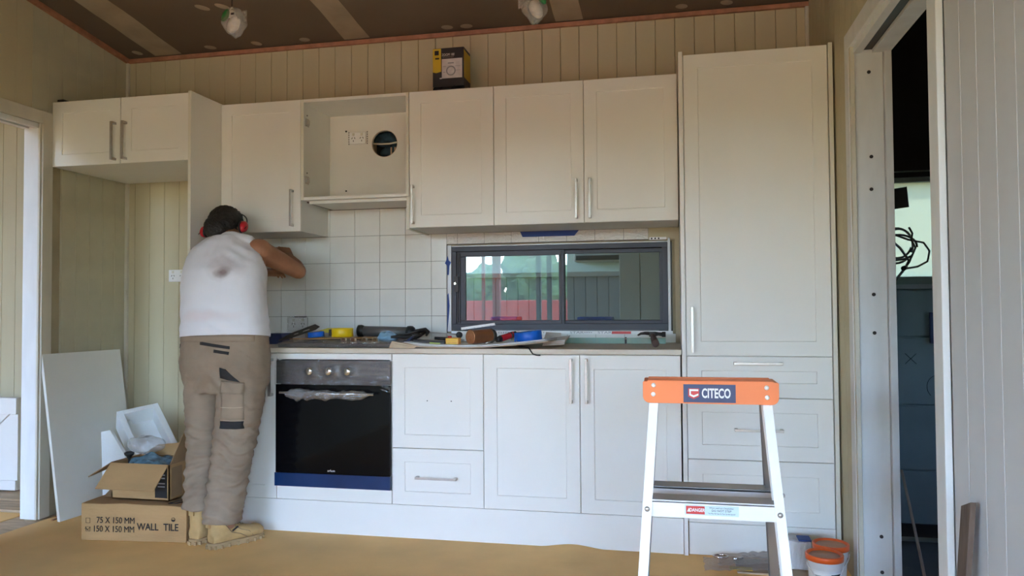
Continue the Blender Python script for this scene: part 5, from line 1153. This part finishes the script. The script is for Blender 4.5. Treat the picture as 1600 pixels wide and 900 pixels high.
def tree(x, y, h, r, lab):
    t = thing('leafy_tree', lab, 'tree', (x, y, -0.7), group='trees outside behind the camera')
    obj('trunk', G().tube([(x, y, -0.7), (x+0.1, y, h*0.4), (x, y, h*0.75)], [0.22, 0.17, 0.08], 8), M['bark'], t)
    g = G()
    for i in range(7):
        a = i*2.4; q = Vector((x+r*0.40*math.cos(a), y+r*0.4*math.sin(a), h*(0.28+0.075*i)-0.2)); rr = r*(0.46+0.16*random.random())*(1-0.05*i)
        s = bmesh.ops.create_icosphere(g.b, subdivisions=4, radius=rr, matrix=Matrix.Translation(q))
        for v in s['verts']:
            d = (v.co-q).normalized(); v.co += d*rr*0.32*noise.noise(v.co*1.9)+d*rr*0.22*noise.noise(v.co*5.0)
    obj('crown', g, M['leaf'], t)
protos = []
def copy_tree(o, parent=None):
    c = o.copy(); COL.objects.link(c); c.parent = parent
    for ch in o.children: copy_tree(ch, c)
    return c
spots = [(-27+3.5*i+(1.75 if r else 0), -25.5-3.9*r) for r in (0, 1) for i in range(16)]+[(26.5+3.8*r, -22+3.7*i+(1.8 if r else 0)) for r in (0, 1) for i in range(8)]  # second set, off to the right, is unseen and added to block low sky
for k, (x, y) in enumerate(spots):
    lab = 'leafy green tree outside, reflected in the window or added unseen to block sky'
    if k < 5:
        tree(x, y, 3.65+0.4*random.random(), 1.66, lab); protos.append((COL.objects[-1], x, y)); 
        protos[-1] = ([o for o in COL.objects if o.name.startswith('leafy_tree')][-1], x, y)
    else:
        c = copy_tree(protos[k % 5][0]); c.location = (x, y, -0.7); c.rotation_euler = (0, 0, random.random()*6); c.scale = (1, 1, 0.86+0.3*random.random())

# ------------------------------------------------------------------ the man
MAN = thing('person', 'man in white singlet, khaki trousers and red earmuffs leaning over the worktop, back turned', 'person', (-0.15, -0.84, 0))
def wr(p, s): return noise.noise(Vector((p[0]*s[0], p[1]*s[1], p[2]*s[2])))
# body: one continuous skin surface
g = G()
g.loft([((-0.155, -0.790, 0.86), 0.165, 0.105), ((-0.155, -0.790, 0.98), 0.165, 0.105), ((-0.170, -0.765, 1.08), 0.155, 0.100), ((-0.195, -0.730, 1.20), 0.175, 0.110), ((-0.215, -0.690, 1.30), 0.190, 0.115), ((-0.235, -0.655, 1.385), 0.165, 0.095), ((-0.255, -0.630, 1.43), 0.09, 0.07)], 24)
NK = Vector((-0.262, -0.620, 1.425)); HD = Vector((-0.316, -0.548, 1.508))
g.cap(NK, 0.062, HD+Vector((0.015, -0.01, -0.03)), 0.060)
# head pitched forward and down
hm = Euler((-0.85, -0.10, 0.10))
g.ell(HD, (0.079, 0.096, 0.098), hm); g.ell(HD+hm.to_matrix() @ Vector((0, 0.022, -0.050)), (0.058, 0.070, 0.068), hm)
HMX = Matrix.Translation(HD) @ hm.to_matrix().to_4x4()
g.ell(HMX @ Vector((0, 0.100, -0.022)), (0.011, 0.018, 0.022), hm)           # nose
g.ell(HMX @ Vector((0, 0.082, -0.058)), (0.024, 0.012, 0.008), hm)           # mouth
g.ell(HMX @ Vector((0, 0.074, -0.092)), (0.026, 0.020, 0.018), hm)           # chin
for s in (-1, 1):
    g.ell(HMX @ Vector((s*0.030, 0.084, 0.012)), (0.018, 0.010, 0.007), hm)   # brow
    g.ell(HMX @ Vector((s*0.076, 0.000, -0.018)), (0.010, 0.020, 0.030), hm)  # ear
# right arm
SR, ER, WRr = Vector((-0.075, -0.640, 1.375)), Vector((0.012, -0.405, 1.283)), Vector((-0.150, -0.215, 1.372))
g.ell(SR, (0.062, 0.062, 0.060)); g.cap(SR, 0.056, SR.lerp(ER, 0.55), 0.049); g.cap(SR.lerp(ER, 0.5), 0.049, ER, 0.040)
g.cap(ER, 0.040, ER.lerp(WRr, 0.3), 0.043); g.cap(ER.lerp(WRr, 0.3), 0.043, WRr, 0.027)
# left arm
SL, EL, WL = Vector((-0.375, -0.630, 1.350)), Vector((-0.405, -0.375, 1.230)), Vector((-0.335, -0.165, 1.285))
g.cap(SL, 0.055, EL, 0.040); g.cap(EL, 0.042, WL, 0.027)
def hand(g, w, fwd, up, side, curl):
    """palm plus five bent fingers; fwd = along the hand, up = back of the hand, side = towards the thumb"""
    fwd = fwd.normalized(); side = (side-fwd*side.dot(fwd)).normalized(); up = fwd.cross(side).normalized()*(1 if fwd.cross(side).dot(up) > 0 else -1)
    P = lambda a, b, c: w+fwd*a+side*b+up*c
    for b in (-0.027, -0.009, 0.010, 0.027): g.cap(P(0.010, b*0.7, 0), 0.017, P(0.082, b, 0), 0.0135, 10)
    for b, L in ((-0.030, 0.060), (-0.0105, 0.074), (0.0095, 0.078), (0.029, 0.068)):
        k = [P(0.084, b, 0)]; ang = 0.15
        for f, r in ((0.45, 0), (0.32, 0), (0.23, 0)):
            ang += curl; q = k[-1]+(fwd*math.cos(ang)-up*math.sin(ang))*L*f+side*b*0.12; k.append(q)
        for i, (a, c) in enumerate(zip(k, k[1:])): g.cap(a, 0.0092-0.0008*i, c, 0.0086-0.0009*i, 10)
    k = [P(0.020, 0.024, -0.004), P(0.050, 0.047, -0.014), P(0.076, 0.052, -0.022), P(0.095, 0.047, -0.028)]
    for i, (a, c) in enumerate(zip(k, k[1:])): g.cap(a, (0.014, 0.0105, 0.0095)[i], c, (0.0105, 0.0095, 0.008)[i], 10)
hand(g, WRr, Vector((-0.60, 0.52, 0.60)), Vector((0.5, -0.5, 0.7)), Vector((-0.5, -0.5, 0.1)), 0.45)
hand(g, WL, Vector((0.25, 0.85, 0.25)), Vector((0, -0.3, 0.9)), Vector((1, 0, 0)), 0.38)
# legs inside the trousers
for (hp, kn, an) in (((-0.075, -0.800, 0.86), (-0.092, -0.815, 0.48), (-0.118, -0.875, 0.13)), ((-0.245, -0.790, 0.86), (-0.258, -0.790, 0.47), (-0.262, -0.835, 0.13))):
    g.cap(hp, 0.080, kn, 0.052); g.cap(kn, 0.052, an, 0.038); g.cap(an, 0.038, (an[0]+0.01, an[1]+0.03, 0.08), 0.034)
blob('body', g, 0.0045, 5, M['skin'], MAN, 0.5)

# hair: dark cap with a thin patch on the crown, ragged at the right
g = G()
g.ell(HMX @ Vector((0, -0.010, 0.008)), (0.088, 0.100, 0.101), hm); g.ell(HMX @ Vector((0, -0.045, -0.055)), (0.077, 0.062, 0.060), hm); g.ell(HMX @ Vector((0, -0.050, -0.095)), (0.058, 0.052, 0.050), hm)
for i in range(46):
    a = random.uniform(-0.6, 1.0); b = random.uniform(-0.6, 0.9)
    d = Vector((math.cos(a)*math.cos(b), -abs(math.sin(a))*0.7, math.sin(b)))
    p = HMX @ Vector((d.x*0.088, d.y*0.098, 0.008+d.z*0.098)); q = p+(hm.to_matrix() @ d)*0.005+Vector((0.004, 0, 0.002))
    g.cyl(p, q, 0.007, 0.001, seg=6)
def hair_cut(b):
    inv = HMX.inverted(); kill = []
    for f in b.faces:
        c = inv @ f.calc_center_median()
        if c.y > 0.045+0.02*noise.noise(c*30) or c.z < -0.150: kill.append(f)
        elif (Vector((c.x+0.012, c.y+0.045, 0)).length < 0.027+0.012*noise.noise(c*60)) and c.z > 0.05: kill.append(f)
    bmesh.ops.delete(b, geom=kill, context='FACES')
o = blob('hair', g, 0.004, 2, M['hair'], MAN, 0.5, post=hair_cut, disp=lambda p, n: 0.0035*noise.noise(p*110))
solid(o, 0.004)

# earmuffs
mf = obj('earmuffs', G().tube([HMX @ Vector((0.116*math.cos(a), -0.006, -0.026+0.139*math.sin(a))) for a in [PI*i/26 for i in range(27)]], 0.0032, 8), M['black'], MAN, label='black headband of the red earmuffs')
for s in (-1, 1):
    c = HMX @ Vector((s*0.106, -0.006, -0.026)); ax = (hm.to_matrix() @ Vector((s, 0, 0)))
    g = G(); g.lathe([(0, 0.016), (0.018, 0.015), (0.027, 0.009), (0.031, -0.002), (0.031, -0.007), (0, -0.007)], (0, 0, 0), (0, 0, 1), 28)
    zx = ax; yx = hm.to_matrix() @ Vector((0, 0, 1)); xx = yx.cross(zx)
    mm_ = Matrix(((xx.x*0.85, yx.x*1.15, zx.x, c.x), (xx.y*0.85, yx.y*1.15, zx.y, c.y), (xx.z*0.85, yx.z*1.15, zx.z, c.z), (0, 0, 0, 1)))
    g.b.transform(mm_); cu = obj('ear_cup', g, M['redplastic'], mf)
    g = G(); g.lathe([(0.014, -0.018), (0.030, -0.017), (0.033, -0.012), (0.030, -0.0072), (0.014, -0.0072)], (0, 0, 0), (0, 0, 1), 24); g.b.transform(mm_); obj('cushion', g, M['black'], mf)
    pt = [HMX @ Vector((s*0.115, -0.006, -0.020)), HMX @ Vector((s*0.124, -0.010, -0.034)), HMX @ Vector((s*0.122, -0.014, -0.058))]
    obj('wire_arm', G().tube(pt, 0.0022, 6), M['black'], mf)

# singlet
g = G()
g.loft([((-0.156, -0.800, 0.900), 0.213, 0.130), ((-0.156, -0.800, 0.972), 0.212, 0.132), ((-0.163, -0.795, 1.03), 0.208, 0.128), ((-0.184, -0.770, 1.12), 0.205, 0.126), ((-0.203, -0.742, 1.20), 0.206, 0.130), ((-0.214, -0.712, 1.28), 0.203, 0.132),
        ((-0.226, -0.685, 1.335), 0.196, 0.120), ((-0.238, -0.662, 1.385), 0.172, 0.100), ((-0.247, -0.645, 1.425), 0.125, 0.082), ((-0.250, -0.635, 1.455), 0.072, 0.058)], 40, 2.5)
g.cap((-0.392, -0.650, 1.345), 0.058, (-0.30, -0.645, 1.405), 0.048); g.cap((-0.135, -0.650, 1.408), 0.045, (-0.24, -0.64, 1.43), 0.048)
def shirt_disp(p, n):
    w = 0.0035*wr(p, (9, 9, 5))+0.002*wr(p, (28, 28, 14))
    w += 0.0045*max(0, 1-abs(p.z-1.02)/0.12)*math.sin(p.z*95+p.x*18+6*wr(p, (5, 5, 5)))*0.5
    q = max(0, 1-(Vector((p.x+0.10, 0, p.z-1.36)).length)/0.10); w += 0.004*q*math.sin((p.z*0.9+p.x*0.5)*160)
    return w
def shirt_cut(b):
    kill = []
    for f in b.faces:
        c = f.calc_center_median(); front = c.y > -0.64-(1.4-c.z)*0.35
        hem = -9
        neck = (c-Vector((-0.262, -0.605, 1.470))).length
        armR = (c-Vector((-0.030, -0.600, 1.345))); armL = (c-Vector((-0.440, -0.57, 1.335)))
        if neck < 0.062: kill.append(f)
        elif Vector((armR.x/0.062, armR.y/0.09, armR.z/0.100)).length < 1: kill.append(f)
        elif Vector((armL.x/0.040, armL.y/0.10, armL.z/0.085)).length < 1: kill.append(f)
    bmesh.ops.delete(b, geom=kill, context='FACES')
    bmesh.ops.bisect_plane(b, geom=b.verts[:]+b.edges[:]+b.faces[:], plane_co=(-0.16, -0.8, 0.956), plane_no=(-0.03, 0.10, 1), clear_inner=True)
o = blob('singlet', g, 0.0055, 8, M['shirt'], MAN, 0.6, post=shirt_cut, disp=shirt_disp); solid(o, 0.003, 0)

# trousers
g = G()
g.loft([((-0.150, -0.795, 0.70), 0.185, 0.110), ((-0.152, -0.800, 0.78), 0.208, 0.132), ((-0.154, -0.802, 0.86), 0.210, 0.138), ((-0.157, -0.798, 0.93), 0.208, 0.128), ((-0.158, -0.796, 0.985), 0.206, 0.122)], 40, 2.5)
g.ell((-0.062, -0.855, 0.835), (0.105, 0.085, 0.11)); g.ell((-0.255, -0.850, 0.835), (0.098, 0.085, 0.11))
def leg(rings): g.loft([((x, y, z), rx, ry) for x, y, z, rx, ry in rings], 28, 2.2)
leg([(-0.058, -0.800, 0.86, 0.108, 0.125), (-0.062, -0.802, 0.75, 0.104, 0.118), (-0.075, -0.808, 0.62, 0.100, 0.108), (-0.093, -0.815, 0.48, 0.092, 0.098), (-0.103, -0.835, 0.36, 0.086, 0.092), (-0.112, -0.858, 0.24, 0.081, 0.084), (-0.120, -0.868, 0.15, 0.083, 0.082), (-0.124, -0.868, 0.112, 0.084, 0.082)])
leg([(-0.262, -0.795, 0.86, 0.100, 0.120), (-0.268, -0.792, 0.75, 0.088, 0.110), (-0.268, -0.790, 0.62, 0.080, 0.098), (-0.266, -0.790, 0.48, 0.074, 0.088), (-0.266, -0.805, 0.36, 0.068, 0.080), (-0.266, -0.825, 0.24, 0.064, 0.074), (-0.268, -0.838, 0.16, 0.064, 0.074)])
def pants_disp(p, n):
    low = max(0.0, min(1.0, (0.72-p.z)/0.25)); w = 0.004*wr(p, (10, 10, 7))
    ph = p.z*100+8.0*wr(p, (7, 7, 4))+14*(p.x+0.18)*(1 if p.x > -0.18 else -1)
    w += low*(0.0045*(1-2*abs(math.sin(ph*0.6)))+0.006*(0.5-abs(wr(p, (13, 13, 34))))*1.5+0.004*wr(p, (20, 20, 60)))+0.0022*wr(p, (40, 40, 70))
    hi = max(0.0, 1-abs(p.z-0.74)/0.10); w += hi*0.005*math.sin((p.z*0.8+abs(p.x+0.16)*1.2)*70)
    return w
def pants_cut(b):
    kill = [f for f in b.faces if f.calc_center_median().z > 0.972 or f.calc_center_median().z < (0.108 if f.calc_center_median().x > -0.20 else 0.150)]
    bmesh.ops.delete(b, geom=kill, context='FACES')
    bmesh.ops.bisect_plane(b, geom=b.verts[:]+b.edges[:]+b.faces[:], plane_co=(0, 0, 0.112), plane_no=(0, 0, 1), clear_inner=True)
o = blob('trousers', g, 0.006, 7, M['khaki'], MAN, 0.6, post=pants_cut, disp=pants_disp); solid(o, 0.003, 0)
TR = o
from mathutils.bvhtree import BVHTree
def patch(name, quad, m, parent, off=0.003, nu=10, nv=6):
    """cloth patch laid over the trousers: a quad of (x, z) cast on the cloth along +y"""
    b = bmesh.new(); b.from_mesh(TR.data); b.transform(WM[TR]); tree_ = BVHTree.FromBMesh(b); b.free()
    Q = [Vector((p[0], 0, p[1])) for p in quad]
    def f(u, v):
        p = (Q[0].lerp(Q[1], u)).lerp(Q[3].lerp(Q[2], u), v); hit = tree_.ray_cast(Vector((p.x, -2.0, p.z)), Vector((0, 1, 0)))
        y = hit[0].y if hit[0] is not None and hit[0].y < -0.72 else -0.79
        return Vector((p.x, y-off, p.z))
    o = obj(name, G().sheet(f, nu, nv), m, parent); solid(o, 0.003, 0); return o
patch('pocket_trim', [(-0.202, 0.925), (-0.055, 0.905), (-0.055, 0.918), (-0.202, 0.940)], M['trimblk'], TR)
patch('pocket_trim', [(-0.128, 0.890), (-0.055, 0.880), (-0.055, 0.893), (-0.128, 0.904)], M['trimblk'], TR)
patch('pocket_trim', [(-0.362, 0.900), (-0.337, 0.915), (-0.338, 0.927), (-0.362, 0.914)], M['trimblk'], TR)
patch('pocket_trim', [(-0.100, 0.775), (-0.012, 0.755), (-0.065, 0.815), (-0.098, 0.822)], M['trimblk'], TR)
patch('cargo_pocket', [(-0.100, 0.585), (-0.004, 0.585), (0.006, 0.752), (-0.094, 0.762)], M['khaki'], TR, 0.006)
patch('pocket_flap', [(-0.100, 0.705), (0.002, 0.700), (0.008, 0.752), (-0.094, 0.762)], M['khaki'], TR, 0.012)
patch('pocket_trim', [(-0.104, 0.545), (-0.008, 0.542), (-0.004, 0.576), (-0.102, 0.579)], M['trimblk'], TR, 0.008)
patch('waistband', [(-0.348, 0.938), (0.035, 0.938), (0.035, 0.966), (-0.348, 0.966)], M['khaki'], TR, 0.004, 30, 3)
for (x0, x1, z) in ((-0.10, -0.004, 0.583), (-0.098, -0.002, 0.640)): patch('stitching', [(x0, z), (x1, z), (x1, z+0.002), (x0, z+0.002)], M['kraft'], TR, 0.0095)

# boots
def boot(heel, toe, nm, shaft_top):
    heel = Vector((heel[0], heel[1], 0)); toe = Vector((toe[0], toe[1], 0)); f = (toe-heel).normalized(); s = Vector((f.y, -f.x, 0)); L = (toe-heel).length
    P = lambda a, b, c: heel+f*a*L+s*b+Vector((0, 0, c))
    BT = bpy.data.objects.new('boots', None) if False else None
    g = G()
    rg = []
    for a, w, h0, h1 in ((0.03, 0.030, 0.012, 0.075), (0.10, 0.038, 0.012, 0.10), (0.25, 0.041, 0.012, 0.105), (0.42, 0.041, 0.012, 0.100), (0.58, 0.046, 0.012, 0.085), (0.74, 0.050, 0.012, 0.072), (0.88, 0.045, 0.012, 0.062), (0.965, 0.030, 0.014, 0.045)):
        rg.append((P(a, 0, (h0+h1)/2), w, (h1-h0)/2, s, Vector((0, 0, 1))))
    g.loft(rg, 24, 2.4)
    g.loft([(P(0.20, 0, 0.06), 0.040, 0.052, s, f), (P(0.20, 0, 0.11), 0.042, 0.052, s, f), (P(0.19, 0, shaft_top), 0.046, 0.055, s, f)], 24, 2.2)
    up = blob('boot', g, 0.0045, 6, M['boot'], MAN, 0.6, disp=lambda p, n: 0.0018*wr(p, (35, 35, 60)), post=lambda b: bmesh.ops.delete(b, geom=[q for q in b.faces if q.calc_center_median().z > shaft_top-0.006], context='FACES'))
    solid(up, 0.004)
    g = G(); N = 40; out = []
    for i in range(N):
        t_ = 2*PI*i/N; a = 0.5+0.5*math.cos(t_)*1.0; w = (0.046+0.012*a-0.010*math.exp(-((a-0.38)/0.14)**2))*abs(math.sin(t_))**0.62
        out.append(P(a*1.03-0.015, math.copysign(w, math.sin(t_)), 0.0))
    g.prism([p+Vector((0, 0, 0.002)) for p in out], (0, 0, 0.024))
    so = obj('sole', g, M['sole'], up)
    for i in range(N):
        p = (out[i]+out[(i+1) % N])/2; c = P(0.5, 0, 0); d = (p-c).normalized()
        if i % 2 == 0: obj('lug', G().box(-0.006, -0.006, 0.0, 0.006, 0.006, 0.014, 0.001, Matrix.Translation(p+d*0.001) @ Matrix.Rotation(math.atan2(d.y, d.x), 4, 'Z')), M['sole'], up) if False else None
    g = G()
    for i in range(0, N, 2):
        p = (out[i]+out[(i+1) % N])/2; d = (p-P(0.5, 0, 0)).normalized()
        g.box(-0.005, -0.006, 0.0, 0.005, 0.006, 0.015, 0.001, Matrix.Translation(p+d*0.001) @ Matrix.Rotation(math.atan2(d.y, d.x), 4, 'Z'))
    lo = obj('tread_lugs', g, M['sole'], up); lo['kind'] = 'stuff'
    # heel counter, collar rows and pull tab
    obj('toe_cap', G().ell(P(0.86, 0, 0.036), (0.045, 0.045, 0.032)), M['boot'], up)
    for k in range(4):
        z = shaft_top-0.045+k*0.008
        obj('collar_rib', G().tube([P(0.195, 0, z)+s*(0.0455*math.cos(q))+f*(0.055*math.sin(q)) for q in [PI+PI*i/14 for i in range(15)]], 0.0028, 6), M['bootdk'], up)
    obj('pull_tab', G().box(-0.014, -0.004, -0.035, 0.014, 0.004, 0.022, 0.002, Matrix.Translation(P(-0.02, 0, shaft_top-0.035)) @ Matrix.Rotation(math.atan2(f.y, f.x)-PI/2, 4, 'Z')), M['boot'], up)
    for k in range(4):
        obj('lace', G().tube([P(0.44+0.06*k, -0.022, 0.098-0.008*k), P(0.46+0.06*k, 0, 0.108-0.009*k), P(0.44+0.06*k, 0.022, 0.098-0.008*k)], 0.0025, 6), M['bootdk'], up)
    # side seams towards the room
    obj('seam', G().tube([P(0.22, 0.043, 0.105), P(0.34, 0.0435, 0.065), P(0.50, 0.0455, 0.050), P(0.62, 0.049, 0.030)], 0.0016, 5), M['bootdk'], up)
    obj('seam', G().tube([P(0.40, 0.041, 0.090), P(0.52, 0.043, 0.068), P(0.66, 0.047, 0.055), P(0.74, 0.049, 0.030)], 0.0014, 5), M['bootdk'], up)
    obj('side_tag', G().box(-0.016, -0.002, -0.003, 0.016, 0.002, 0.003, 0.0005, Matrix.Translation(P(0.40, 0.0445, 0.078)) @ Matrix.Rotation(math.atan2(f.y, f.x), 4, 'Z') @ Matrix.Rotation(-0.5, 4, 'Y')), M['ink'], up)
    return up
boot((-0.155, -0.925), (-0.030, -0.695), 'right', 0.165)
boot((-0.268, -0.885), (-0.235, -0.610), 'left', 0.205)
